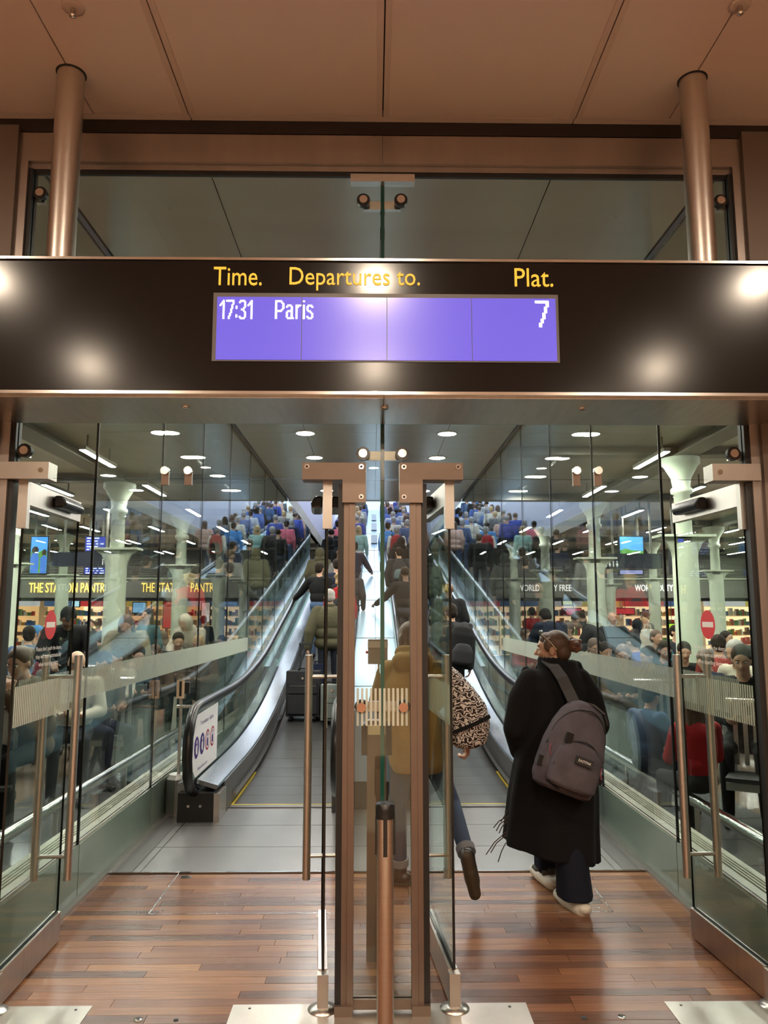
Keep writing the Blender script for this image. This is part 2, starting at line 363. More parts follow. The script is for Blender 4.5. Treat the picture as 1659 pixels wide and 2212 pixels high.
# transom glass and central pane, fin
for s_, n_, lab in ((-1, 'window_1', 'left glass transom panel above the doors'), (1, 'window_2', 'right glass transom panel above the doors')):
    t = struct_e(n_, lab, (s_ * .87, YD, 3.1)); a, b = sorted((s_ * 1.735, s_ * .006))
    MB().box(a, b, YD, YD + .012, ZT + .006, 3.90, 0, 'y').build('pane', [GL, GEDGE], t)
    for px, py in (((53, 973), (784, 980), (87, 417), (785, 432)) if s_ < 0 else ((869, 980), (1585, 980), (866, 432), (1556, 434))):
        q = at(px, py, YD - .02); fit = MB().disc_y((q.x, YD - .012, q.z), .033, .024).build('spider_fitting', BLACKG, t)
        MB().disc_y((q.x, YD - .026, q.z), .020, .01).build('cap', POLISH, fit)
        dx = .10 * (-1 if q.x > .5 else 1 if q.x < -.5 else (1 if q.x < 0 else -1)) * (1 if abs(q.x) < .5 else 1)
        dx = -dx if abs(q.x) > .5 else dx
        a, b = sorted((q.x, q.x + dx)); MB().box(a, b, YD + .03, YD + .055, q.z - .022, q.z + .022).build('fitting_arm', STEEL, fit)
    for k, px in enumerate((358, 408) if s_ < 0 else (1244, 1290)):
        q = at(px, 1018, YD - .02); st = MB().box(q.x - .017, q.x + .017, YD - .03, YD - .012, ZT - .03, q.z).build('door_stop', BRONZE, t, bevel=.008)
        MB().disc_y((q.x, YD - .03, q.z), .019, .03).build('cap', POLISH, st)
fin = struct_e('trim_5', 'vertical glass fin edge behind the centre of the doors', (0, YD, 0))
MB().box(-.0095, .0095, YD + .02, YD + .32, 0.0, 3.90, 0, 'x').build('fin', [GL, GEDGE], fin)
MB().box(-.16, .16, YD - .02, YD + .03, 3.86, 3.90).build('fin_bracket', STEEL, fin)
for z in (3.75, 3.62): MB().lathe([(0.012, -.03), (0.012, .03)], (0, YD + .05, z), 10).build('fin_bolt', BLACKG, fin)
# central pane between the posts, with stripes and spider fittings
cp = struct_e('window_3', 'narrow glass pane between the two bronze door posts', (0, YD, 0))
MB().box(-.126, .126, YD, YD + .012, .06, ZT, 0, 'y').build('pane', [GL, GEDGE], cp)
MB().box(-.13, .13, YD - .015, YD + .03, .02, .06).build('bottom_rail', BRONZE, cp)
fm = MB()
for k in range(12): x = -.118 + k * .0203; fm.box(x, x + .0105, YD - .004, YD - .001, 1.215, 1.382)
fm.build('film_stripes', FILM, cp)['kind'] = 'stuff'
for sx in (-1, 1):
    q = sx * .096; f_ = MB().disc_y((q, YD + .03, 1.297), .032, .03).build('spider_fitting', BLACKG, cp)
    MB().disc_y((q, YD - .010, 1.297), .021, .01).build('cap', M('copper_cap', (0.6, 0.36, 0.26), .3, 1), f_)
    a, b = sorted((q, 0)); MB().box(a, b, YD + .03, YD + .05, 1.275, 1.32).build('fitting_arm', POLISH, f_)
# posts either side of the central pane
for s_, n_, lab in ((-1, 'trim_6', 'left bronze door post beside the narrow centre pane'), (1, 'trim_7', 'right bronze door post beside the narrow centre pane')):
    p = struct_e(n_, lab, (s_ * .15, YD, 0))
    a, b = sorted((s_ * .128, s_ * .156)); MB().box(a, b, YD - .03, YD + .03, .03, 2.235).build('profile', BRONZE, p, bevel=.002)
    a, b = sorted((s_ * .157, s_ * .181)); MB().box(a, b, YD - .024, YD + .03, .03, 2.235).build('profile', BRONZE, p, bevel=.002)
    a, b = sorted((s_ * .1815, s_ * .208)); MB().box(a, b, YD - .02, YD + .05, .03, 2.33).build('door_seal', BLACK, p)
    x0, x1 = sorted((s_ * .079, s_ * .378)); xl, xr = sorted((s_ * .079, s_ * .188))
    pf = MB().box(x0, x1, YD - .05, YD + .05, 2.345, 2.425).build('patch_fitting', BRONZE, p, bevel=.002)
    MB().box(xl, xr, YD - .05, YD + .05, 2.236, 2.345).build('patch_leg', BRONZE, pf, bevel=.002)
    for sx, sz in ((s_ * .10, 2.405), (s_ * .355, 2.405), (s_ * .10, 2.262)):
        sc = MB().disc_y((sx, YD - .052, sz), .012, .006, 0, 14).build('screw', POLISH, pf); MB().disc_y((sx, YD - .056, sz), .006, .003, 0, 6).build('screw_socket', DARK, sc)
    MB().box(*sorted((s_ * .128, s_ * .208)), YD - .04, YD + .04, 0.0, .045).build('foot_bracket', BRONZE, p)
    pl = MB().box(*sorted((s_ * 1.56, s_ * 1.79)), YD - .05, YD + .05, 2.345, 2.425).build('patch_fitting', FPLATE, p, bevel=.002)
    MB().disc_y((s_ * 1.595, YD - .052, 2.385), .012, .006, 0, 14).build('screw', POLISH, pl)

# --- door leaves
LW = .72
def leaf(n_, lab, hx, ang, side, yh=YD + .03):
    """hinge at x = hx; local +x runs from the hinge to the free edge"""
    d = struct_e(n_, lab, (hx, yh, 0), ang)
    def A(mb, name, mat, bevel=0, par=None): return mb.build(name, mat, par or d, local=True, bevel=bevel)
    A(MB().box(.0, LW, -.006, .006, .16, 2.26, 0, 'y'), 'pane', [GL, GEDGE_D])
    A(MB().box(.03, LW, -.020, .020, .012, .155), 'bottom_rail', STEELH, .004)
    A(MB().box(.0, LW - .02, -.020, .020, 2.235, 2.345), 'top_rail', STEELH, .003)
    A(MB().box(-.018, .018, -.022, .022, 2.12, 2.36), 'pivot_plate', FPLATE, .002)
    A(MB().box(-.02, .03, -.024, .024, 0, .15), 'pivot_foot', FPLATE, .003)
    A(MB().lathe([(.065, 0), (.065, .006), (.03, .016)], (0, 0, 0), 20), 'pivot_disc', STEEL)
    for sy in (-1, 1):
        sb = MB(); sb.poly([(.30, sy * .022, 2.262), (.30, sy * .075, 2.262), (.30, sy * .085, 2.29), (.30, sy * .06, 2.325), (.30, sy * .022, 2.325)], (.28, 0, 0))
        A(sb, 'sensor', BLACKG, .01)
    fm = MB(); n = int(LW / .0203)
    for k in range(n): x = .01 + k * .0203; fm.box(x, x + .0105, -.0085, -.0065, 1.20, 1.385)
    o = A(fm, 'film_stripes', FILM); o['kind'] = 'stuff'
    hn = A(MB().tube([(LW - .12, side * .085, .35), (LW - .12, side * .085, 1.50)], .021, 18), 'handle', STEEL)
    hn2 = A(MB().tube([(LW - .12, -side * .085, .35), (LW - .12, -side * .085, 1.50)], .021, 18), 'handle', STEEL)
    for z in (.465, 1.385):
        A(MB().tube([(LW - .12, -.08, z), (LW - .12, .08, z)], .010, 12), 'handle_bolt', STEEL)
    return d
PIV = {}
d1 = leaf('door_1', 'far left glass door leaf swung inward, with red no entry sticker', -1.70, R(91.5), -1)
d2 = leaf('door_2', 'left glass door leaf beside the centre posts, swung inward', -.262, R(94), 1)
d3 = leaf('door_3', 'right glass door leaf beside the centre posts, swung inward', .318, R(95), 1)
d4 = leaf('door_4', 'far right glass door leaf swung inward, with red no entry sticker', 1.735, R(94), 1)
# no-entry stickers and wording on the outer leaves (flat print on the glass)
def sticker(d, side):
    c = (.385, side * .0095, 1.665); seg = 24
    vs = [(c[0] + .075 * math.cos(2 * math.pi * k / seg), c[1], c[2] + .075 * math.sin(2 * math.pi * k / seg)) for k in range(seg)]
    o = MB().add(vs, [tuple(range(seg))]).build('no_entry_sticker', REDP, d, local=True)
    MB().box(c[0] - .056, c[0] + .056, c[1] + side * .0005 - .0003, c[1] + side * .0005 + .0003, c[2] - .014, c[2] + .014).build('white_bar', WHITEP, o, local=True)
    for k, t in enumerate(("Please don't push the doors,", 'they will open automatically', 'when boarding starts')):
        wd = (.33, .33, .25)[k]; z = 1.53 - k * .038
        vs, fs = text_mesh(t, c[0] - wd / 2, c[0] + wd / 2, z, z + .028, 0)
        vs = [((v[0] if side < 0 else 2 * c[0] - v[0]), side * .0095, v[2]) for v in vs]
        MB().add(vs, fs).build('door_notice_text', WHITEP, d, local=True)
sticker(d1, -1); sticker(d4, 1)

# --- glass corridor: plinth, ledge with grille, panes, joints, stripes
XW = 1.85; JN = [3.75 + 0, 4.95, 6.5, 8.05, 9.6, 11.15, 12.7, 14.25, 15.8, 17.35, 18.9, 20.45, 22.0]
for s_, n_, nm in ((-1, 'window_4', 'left'), (1, 'window_5', 'right')):
    g = struct_e(n_, nm + ' glass wall of the corridor with striped film band', (s_ * XW, 10, 0))
    for a, b in zip(JN[:-1], JN[1:]):
        x0, x1 = sorted((s_ * XW, s_ * (XW + .012)))
        MB().box(x0, x1, a + .006, b - .006, .34 if a < 9 else .3, ZI, 0, 'x').build('pane', [GL, GEDGE_D], g)
        MB().box(x0 - .002, x1 + .002, b - .005, b + .005, .0, ZI).build('joint', BLACK, g)
        p0, p1 = sorted((s_ * (XW - .006), s_ * (XW + .006)))
        MB().box(p0, p1, a + .004, b - .006, .015, .315).build('plinth_panel', GREENPLINTH, g)
    for z0 in (3.3,):
        for b in JN[3:-1]:
            x = s_ * (XW + .04); MB().box(x - .008, x + .008, b - .16, b + .16, z0, z0 + .03).build('pane_bracket', STEEL, g)
    fm = MB(); y = 4.0; xf = s_ * (XW - .003)
    while y < 11.2: fm.box(min(xf, xf - s_ * .002), max(xf, xf - s_ * .002), y, y + .0105, 1.20, 1.385); y += .0203
    fm.build('film_stripes', FILMC, g)['kind'] = 'stuff'
    b = struct_e('baseboard_' + nm, nm + ' stone ledge with slotted heating grille along the glass', (s_ * 1.9, 8, 0))
    x0, x1 = sorted((s_ * (XW + .013), s_ * (XW + .085))); MB().box(x0, x1, 3.7, 24, 0, .325).build('ledge', STONE, b)
    x0, x1 = sorted((s_ * (XW + .085), s_ * (XW + .175))); MB().box(x0, x1, 3.7, 24, 0, .275).build('grille_bed', DARK, b)
    for k in range(4):
        x = XW + .098 + k * .022; MB().box(*sorted((s_ * x, s_ * (x + .009))), 3.7, 24, .28, .327).build('grille_bar', STONE, b)
    x0, x1 = sorted((s_ * (XW + .175), s_ * (XW + .205))); MB().box(x0, x1, 3.7, 24, 0, .327).build('ledge', STONE, b)
    MB().box(*sorted((s_ * 1.80, s_ * 1.844)), 3.66, 7.2, -.01, .018).build('skirting', STEEL, b)
    r_ = thing('bumper_rail', 'long steel bumper rail just outside the %s corridor glass' % nm, 'rail', (s_ * 2.32, 8, 0))
    MB().tube([(s_ * 2.32, 3.9, .36), (s_ * 2.32, 17, .36)], .042, 14).build('rail', POLISH, r_)
    for k in range(9): MB().box(s_ * 2.32 - .012, s_ * 2.32 + .012, 4.2 + k * 1.55, 4.24 + k * 1.55, 0, .33).build('rail_post', STEEL, r_)
# --- corridor ceiling
ci = MB().box(-1.84, 1.84, 3.62, 16.2, ZI + .03, ZI + .2).build('ceiling.001', DARK); tag(ci, 'grey metal panel ceiling of the glass corridor', kind='structure')
yy = [3.62, 5.2, 6.8, 8.4, 10.0, 11.6, 13.2, 14.8, 16.2]
for a, b in zip(yy[:-1], yy[1:]):
    for x0, x1 in ((-1.80, -.944), (-.938, -.003), (.003, .938), (.944, 1.80)):
        MB().box(x0, x1, a + .003, b - .003, ZI, ZI + .03).build('ceiling_panel', CEILG, ci)
MB().box(-1.84, 1.84, 16.15, 16.2, ZI - .012, ZI + .5).build('ceiling_edge', CEILG, ci)
hc = MB().box(-18, -1.87, 3.62, 34, ZI, ZI + .3).box(1.87, 18, 3.62, 34, ZI, ZI + .3).build('ceiling.002', HALLC); tag(hc, 'vaulted waiting hall ceiling between iron beams', kind='structure')
for s_ in (-1, 1):
    for x in (4.4, 8.8, 13.2):
        MB().box(s_ * x - .16, s_ * x + .16, 3.7, 31, ZI - .17, ZI - .15).box(s_ * x - .03, s_ * x + .03, 3.7, 31, ZI - .16, ZI).build('iron_beam', BEAM, hc)
    for k in range(5):
        y = (13.1 if s_ < 0 else 15.2) - 4.4 + 4.4 * k
        MB().box(*sorted((s_ * 1.9, s_ * 18)), y - .12, y + .12, ZI - .14, ZI - .12).box(*sorted((s_ * 1.9, s_ * 18)), y - .025, y + .025, ZI - .13, ZI).build('iron_beam', BEAM, hc)
tag(MB().box(-18.2, -18, 3.6, 31, 0, ZI).build('wall_left.001', GREYW), 'far left wall of the waiting hall', kind='structure')
tag(MB().box(18, 18.2, 3.6, 31, 0, ZI).build('wall_right.001', GREYW), 'far right wall of the waiting hall', kind='structure')
# --- shaft walls over the walkways
for s_, nm in ((-1, 'left'), (1, 'right')):
    x0, x1 = sorted((s_ * 1.90, s_ * 2.0)); MB_ = MB().box(x0, x1, 16.2, 46, ZI, 12)
    tag(MB_.build('wall_shaft_' + nm, LAV), 'pale lavender %s side wall of the walkway shaft' % nm, kind='structure')
tag(MB().box(-1.87, 1.87, 46, 46.2, 5.5, 12).build('wall_shaft_end', M('shed_end', (.75, .82, .95), .6, emit=(.75, .85, 1), es=.6)), 'self-glowing far end of the train shed above the walkways', kind='structure')  # brightness of the end wall is a glow in its material, no lamp

# ================================================================== LAMPS
def downlight(x, y, z, r, em, label, group, name='ceiling_downlight'):
    t = thing(name, label, 'light', (x, y, z), 0, group)
    MB().lathe([(r + .022, 0), (r + .022, -.008), (r, -.012), (r, 0)], (x, y, z), 20).build('rim', M('lamp_rim', (.75, .75, .72), .4), t)
    MB().lathe([(r, -.002), (r, -.006)], (x, y, z), 16, 0, False).build('diffuser', em, t)
rowname = ['first', 'second', 'third', 'fourth', 'fifth', 'sixth', 'seventh']
for i, y in enumerate((5.9, 7.4, 8.6, 10.0, 11.6, 13.2, 14.8)):  # first and third rows are hidden lamps added to brighten the corridor ceiling
    for x in (-.95, .95):
        downlight(x, y, ZI, .12, ECORR, 'round downlight over the %s walkway, %s row from the doors' % ('left' if x < 0 else 'right', rowname[i]), 'corridor ceiling downlights')
for i, y in enumerate((7.0, 8.5, 10.0, 11.6, 13.2, 14.8)):
    for x in (-2.88, 2.88):
        downlight(x, y, ZI, .12, EHALL, 'round downlight just outside the %s corridor glass, %s row from the doors' % ('left' if x < 0 else 'right', rowname[i]), 'hall ceiling downlights')
for x, nx in ((-2.85, 'left'), (-.03, 'middle'), (2.8, 'right')):
    for y, ny in ((.85, 'near'), (-1.15, 'second'), (-3.3, 'third'), (-5.5, 'far')):
        downlight(x, y, ZC - .004, .085, EWARM, 'warm concourse downlight, %s column, %s row behind the sign' % (nx, ny), 'warm concourse downlights')
for s_, nm in ((-1, 'left'), (1, 'right')):
    k = 0
    for x in (3.9, 5.6, 7.3, 9.4, 11.2, 13.0):
        for y in (7.8, 10.6, 13.4, 16.4, 19.6, 23.2, 27.2):
            if (x > 9 and y < 13): continue
            k += 1; xx = s_ * x
            t = thing('strip_light', 'strip light on the %s hall ceiling, %s line out from the glass, %s row' % (nm, rowname[(3.9, 5.6, 7.3, 9.4, 11.2, 13.0).index(x)], rowname[(7.8, 10.6, 13.4, 16.4, 19.6, 23.2, 27.2).index(y)]), 'light', (xx, y, ZI), 0, 'strip lights on the hall ceiling')
            MB().box(xx - .05, xx + .05, y - .62, y + .62, ZI - .24, ZI - .19).box(xx - .01, xx + .01, y - .45, y - .43, ZI - .2, ZI - .0005).box(xx - .01, xx + .01, y + .43, y + .45, ZI - .2, ZI - .0005).build('housing', BEAM, t)
            MB().box(xx - .04, xx + .04, y - .6, y + .6, ZI - .246, ZI - .241).build('tube', ESTRIP, t)
# out-of-view panels added above the shaft, standing in for train shed light
tag(MB().box(-2, -1.6, 16.2, 46, 11.7, 12).box(1.6, 2, 16.2, 46, 11.7, 12).build('trim_shed_beam', BEAM), 'iron beams carrying the added light panels over the shaft', kind='structure')
for k in range(4):
    y = 18.5 + k * 6.5
    t = thing('shed_fill', 'large cool light panel added out of view high over the walkway shaft, number %s up the ramp' % rowname[k], 'light', (0, y, 11.5), 0, 'added shed light panels')
    MB().box(-1.5, 1.5, y - 1.4, y + 1.4, 11.5, 11.55).build('panel', ESHED, t)
    MB().box(-1.595, 1.595, y - 1.45, y + 1.45, 11.56, 11.7).build('housing', BEAM, t)

# ================================================================== DEPARTURE SIGN
YS = 3.10; SB, ST = 2.640, 3.212
sg = thing('departure_sign', 'long black departure sign with yellow headings and blue screen above doors', 'sign', (0, YS, SB))
MB().box(-2.4, 2.4, YS, YS + .40, SB, ST).build('sign_body', SIGNM, sg)
for z0, z1 in ((ST + .001, ST + .012), (SB - .014, SB - .001)):
    MB().box(-2.4, 2.4, YS - .012, YS + .03, z0, z1).build('edge_trim', POLISH, sg, bevel=.003)
sfp = MB().box(-2.4, -.0015, YS + .02, YS + .46, SB - .022, SB - .0145).box(.0015, 2.4, YS + .02, YS + .46, SB - .022, SB - .0145).build('underside_plate', STEELH, sg)
for px in (397, 831, 1262):
    q = at(px, 871, YS + .12); MB().lathe([(.012, -.026), (.018, -.030), (.018, -.0225)], (q.x, YS + .16, SB), 14).build('eyelet', POLISH, sg)
def zx(px, py): q = at(px, py, YS - .003); return q.x, q.z
x0, z0 = zx(457, 780); x1, z1 = zx(1205, 637)
fr = MB().box(x0, x1, YS - .004, YS + .001, z0, z1).build('screen_frame', M('screen_surround', (.10, .09, .085), .45), sg)
sx0, sz0 = zx(465, 777); sx1, sz1 = zx(1200, 646)
BLUE = M('screen_blue', (.05, .04, .25), .22, emit=(.14, .105, .62), es=1.0)
LEDW = M('led_white', (.9, .85, .8), .5, emit=(1, .93, .85), es=1.25)
cw = (sx1 - sx0) / 4
for k in range(4):
    MB().box(sx0 + k * cw + .0015, sx0 + (k + 1) * cw - .0015, YS - .007, YS - .004, sz0, sz1).build('screen_panel', BLUE, fr)
GLY = {'1': ('...#', '..##', '.#.#', '#..#', '...#', '...#', '...#', '...#', '...#', '...#', '...#', '...#', '...#'),
 '7': ('#######', '......#', '......#', '.....#.', '.....#.', '.....#.', '....#..', '....#..', '....#..', '...#...', '...#...', '..#....', '..#....'),
 ':': ('.', '.', '.', '.', '#', '#', '.', '.', '.', '.', '#', '#', '.'),
 '3': ('.####.', '#....#', '.....#', '.....#', '.....#', '....#.', '..##..', '....#.', '.....#', '.....#', '.....#', '#....#', '.####.'),
 'P': ('#####..', '#....#.', '#.....#', '#.....#', '#.....#', '#.....#', '#....#.', '#####..', '#......', '#......', '#......', '#......', '#......'),
 'a': ('......', '......', '......', '.###..', '#...#.', '....#.', '....#.', '.####.', '#...#.', '#...#.', '#...#.', '#...#.', '.###.#'),
 'r': ('....', '....', '....', '#.##', '##..', '#...', '#...', '#...', '#...', '#...', '#...', '#...', '#...'),
 'i': ('#', '.', '.', '#', '#', '#', '#', '#', '#', '#', '#', '#', '#'),
 's': ('.....', '.....', '.....', '.###.', '#...#', '#....', '#....', '.##..', '...#.', '....#', '....#', '#...#', '.###.')}
def led(txt, pa, pb, hk=1.0):
    a, z0_ = zx(*pa); b, z1_ = zx(*pb); n = sum(len(GLY[c][0]) for c in txt) + 2 * (len(txt) - 1)
    px_ = (b - a) / (n + .6); pz = (z1_ - z0_) / 13; mb = MB(); x = a
    for c in txt:
        for r_, row_ in enumerate(GLY[c]):
            for k, ch in enumerate(row_):
                if ch == '#':
                    X = x + k * px_; Z = z1_ - (r_ + 1) * pz; mb.add([(X, YS - .0085, Z), (X + px_ * 1.75, YS - .0085, Z), (X + px_ * 1.75, YS - .0085, Z + pz * 1.25), (X, YS - .0085, Z + pz * 1.25)], [(0, 1, 2, 3)])
        x += (len(GLY[c][0]) + 2) * px_
    mb.build('led_text', LEDW, fr)
led('17:31', (474, 690), (546, 650)); led('Paris', (594, 690), (677, 651)); led('7', (1156, 708), (1184, 652))
for txt, pa, pb in (('Time.', (461, 616), (566, 577)), ('Departures to.', (625, 627), (907, 579)), ('Plat.', (1112, 619), (1194, 580))):
    a, z0_ = zx(*pa); b, z1_ = zx(*pb); lettering('lettering', txt, a, b, z0_, z1_, YS - .002, YELLOW, sg, .004)
for px, s_, nm in ((150, -1, 'left'), (1499, 1, 'right')):
    x = at(px, 160, 3.2).x
    p = thing('sign_pole', 'brushed steel pole carrying the %s end of the departure sign' % nm, 'pole', (x, 3.22, ST), 0, 'poles holding the sign')
    MB().tube([(x, 3.22, ST + .005), (x, 3.22, ZC + .01)], .060, 32).build('tube', STEEL, p)
    MB().lathe([(.066, 0), (.066, .004)], (x, 3.22, ZC - .004), 28).build('collar', DARK, p)
for px, py, nm in ((158, 15, 'left'), (1598, 10, 'right')):
    q = at(px, py, 2.6); k = (ZC - CAM.z) / (q.z - CAM.z); x = CAM.x + (q.x - CAM.x) * k; y = 2.6 * k
    sp = thing('ceiling_sprinkler', 'small sprinkler head in the ceiling at the top %s' % nm, 'sprinkler', (x, y, ZC), 0, 'ceiling sprinklers')
    MB().lathe([(.044, 0), (.044, -.006), (.03, -.008)], (x, y, ZC), 20).build('escutcheon', M('cream', (.6, .48, .4), .5), sp)
    MB().lathe([(.010, -.005), (.010, -.03), (.014, -.034), (.014, -.042), (.004, -.046)], (x, y, ZC), 14).build('nozzle', POLISH, sp)

# ================================================================== WALKWAYS
SL = math.tan(R(12.0)); YK = 9.7; HW = 1.7
def zb(y):
    if y <= YK - HW: return 0.0
    if y >= YK + HW: return (y - YK) * SL
    return SL * (y - (YK - HW)) ** 2 / (4 * HW)
YE = 38.0
def travelator(s_, nm):
    t = thing('moving_walkway', '%s inclined moving walkway rising between glass balustrades' % nm, 'moving walkway', (s_ * .82, 7.2, 0), 0, 'inclined moving walkways')
    ys = yrange(7.0, YK + HW + .2, .12) + [16, 24, YE]
    XI, XO = .40, 1.32
    # pallets
    pmesh = MB().box(-.455, .455, 0, .396, -.03, 0).mesh('pallet'); pmesh.materials.append(PALLET)
    y = 7.22
    for k in range(52):
        o = bpy.data.objects.new('pallet', pmesh); COL.objects.link(o); o.location = (s_ * (XI + XO) / 2, y, zb(y) + .004)
        a = math.atan2(zb(y + .4) - zb(y), .4); o.rotation_euler = (a, 0, 0); adopt(o, t); y += .4 * math.cos(a)
    MB().sweep([(s_ * XI, -.06), (s_ * XO, -.06), (s_ * XO, -.04), (s_ * XI, -.04)], [y - .5, YE], zb).build('belt', PALLET, t)
    MB().box(*sorted((s_ * XI, s_ * XO)), 7.12, 7.20, -.01, .012).build('comb_plate', LAND, t)
    yl = MB().box(*sorted((s_ * XI, s_ * XO)), 7.20, 7.218, 0, .014).build('yellow_line', YLINE, t)
    MB().sweep([(s_ * (XO - .02), .006), (s_ * XO, .006), (s_ * XO, .012), (s_ * (XO - .02), .012)], yrange(7.2, 8.6, .2), zb).build('yellow_line', YLINE, t)
    # outer side: inner skirt, deck, glass, handrail
    MB().sweep([(s_ * XO, -.1), (s_ * (XO + .02), -.1), (s_ * (XO + .03), .275), (s_ * (XO + .015), .27)], [6.95] + ys[1:], zb).build('skirt', SKIRT, t)
    MB().sweep([(s_ * (XO - .03), .075), (s_ * (XO + .0), .075), (s_ * (XO + .005), .11), (s_ * (XO - .02), .11)], yrange(7.3, YK + HW + .2, .15) + [YE], zb).build('brush_strip', POLISH, t)
    MB().sweep([(s_ * (XO + .02), .272), (s_ * (XO + .03), .285), (s_ * (XO + .205), .335), (s_ * (XO + .21), .30), (s_ * (XO + .04), .25)], [6.72, 6.86] + ys[1:], zb).build('inner_deck', CLAD, t)
    MB().sweep([(s_ * (XO + .235), .33), (s_ * (XO + .37), .30), (s_ * (XO + .37), -.2), (s_ * (XO + .235), -.2)], [6.72, 6.86] + ys[1:], zb).build('outer_deck', CLAD, t)
    MB().box(*sorted((s_ * (XO + .0), s_ * (XO + .05))), 6.66, 6.95, 0, .23).build('newel_side', STEEL, t)
    nb = MB(); nb.box(*sorted((s_ * (XO + .055), s_ * (XO + .35))), 6.66, 6.96, 0, .235); nb.build('newel_box', BLACK, t, bevel=.01)
    for k in (.1, .2): MB().disc_y((s_ * (XO + .06 + k), 6.658, .13), .012, .008, 0, 10).build('stud', STEEL, t)
    gx = s_ * (XO + .22)
    def balustrade(gx, outer):
        # glass with rounded front
        pr = [(6.70, .30), (6.55, .38), (6.47, .48), (6.44, .60), (6.46, .72), (6.54, .84), (6.66, .90), (6.82, .915)]
        top = [(y_, .915 + zb(y_)) for y_ in ys[2:]]; bot = [(y_, .30 + zb(y_)) for y_ in ys[2:]]
        poly = pr + top; lower = [(6.86, .30)] + bot
        mb = MB(); n = len(poly); th = .005
        # strips between the curved front and the deck
        low = []
        for (yy_, zz_) in poly:
            low.append((max(yy_, 6.70), .30 + zb(max(yy_, 6.70))))
        vs = [(gx - th, a, b) for a, b in poly] + [(gx - th, a, b) for a, b in low] + [(gx + th, a, b) for a, b in poly] + [(gx + th, a, b) for a, b in low]
        fs = []
        for i in range(n - 1):
            fs.append((i, i + 1, n + i + 1, n + i)); fs.append((2 * n + i, 3 * n + i, 3 * n + i + 1, 2 * n + i + 1)); fs.append((i, 2 * n + i, 2 * n + i + 1, i + 1))
        mb.add(vs, fs); mb.build('balustrade_glass', GLB, t)
        path = [(gx, 6.92, .20), (gx, 6.72, .215), (gx, 6.54, .29), (gx, 6.43, .41), (gx, 6.395, .55), (gx, 6.41, .72), (gx, 6.49, .86), (gx, 6.60, .93), (gx, 6.76, .946)] + [(gx, y_, .948 + zb(y_)) for y_ in ys[2:]]
        MB().tube(path, .034, 14, sx=1.25).build('handrail', RUBBER, t)
        MB().tube([(gx, a, b - .035) for (_, a, b) in path[7:]], .020, 8, sx=1.4).build('handrail_track', POLISH, t)
        MB().tube([(gx, a * 1.0 + (.045 if i < 5 else .0) + (.03 if 4 < i < 7 else 0), b - (.035 if i > 5 else 0) + (.03 if i < 3 else 0)) for i, (_, a, b) in enumerate(path[1:8])], .016, 8, sx=1.4).build('newel_track', POLISH, t)
    balustrade(gx, True); balustrade(s_ * .345, False)
    MB().sweep([(s_ * .38, -.1), (s_ * XI, -.1), (s_ * XI, .17), (s_ * .375, .33), (s_ * .36, .33)], [6.95] + ys[1:], zb).build('skirt', SKIRT, t)
    # joints of the balustrade glass
    return t, gx
tl, gxl = travelator(-1, 'left'); trr, gxr = travelator(1, 'right')
# safety notices on the newels
def notice(s_, gx, nm, par):
    X = gx - s_ * .0075
    yz = [(6.66, .36), (6.55, .44), (6.49, .55), (6.485, .68), (6.55, .80), (6.66, .87), (7.55, .88), (7.55, .36)]
    mb = MB().poly([(X, a, b) for a, b in yz], (-s_ * .002, 0, 0)); n = mb.build('safety_notice', M('notice_white', (.72, .69, .70), .5), par); n['label'] = 'white walkway safety notice with four round pictograms'
    Xp = X - s_ * .003
    def lay(txt, y0, y1, z0, z1, mat):
        vs, fs = text_mesh(txt, 0, 1, z0, z1, 0)
        vs = [(Xp, (y0 + (y1 - y0) * (v[0] if s_ < 0 else 1 - v[0])), v[2]) for v in vs]; MB().add(vs, fs).build('notice_text', mat, n)
    PR = M('notice_purple', (.05, .02, .16), .5)
    lay('Travelator Safety', 6.80, 7.36, .755, .80, PR); lay('Please take care', 6.74, 7.12, .40, .425, PR)
    for k in range(4):
        yc = 6.68 + k * .215; seg = 18; ring = M('notice_red', (.35, .01, .04), .5) if k > 1 else PR
        MB().add([(Xp, yc + .092 * math.cos(2 * math.pi * i / seg), .60 + .092 * math.sin(2 * math.pi * i / seg)) for i in range(seg)], [tuple(range(seg))]).build('pictogram', ring, n)
        if k > 1: MB().add([(Xp - s_ * .0012, yc + .072 * math.cos(2 * math.pi * i / seg), .60 + .072 * math.sin(2 * math.pi * i / seg)) for i in range(seg)], [tuple(range(seg))]).build('pictogram', M('notice_white'  , (.7, .7, .7)), n)
        q = Xp - s_ * .002; c = PR if k > 1 else MATS['notice_white']
        m2 = MB().box(min(q, q - s_ * .001), max(q, q - s_ * .001), yc - .020, yc + .020, .545, .620); m2.add([(q, yc + .018 * math.cos(2 * math.pi * i / 10), .645 + .018 * math.sin(2 * math.pi * i / 10)) for i in range(10)], [tuple(range(10))])
        m2.box(min(q, q - s_ * .001), max(q, q - s_ * .001), yc - .042, yc - .03, .56, .61); m2.build('pictogram', c, n)
notice(-1, gxl, 'left', tl); notice(1, gxr, 'right', trr)
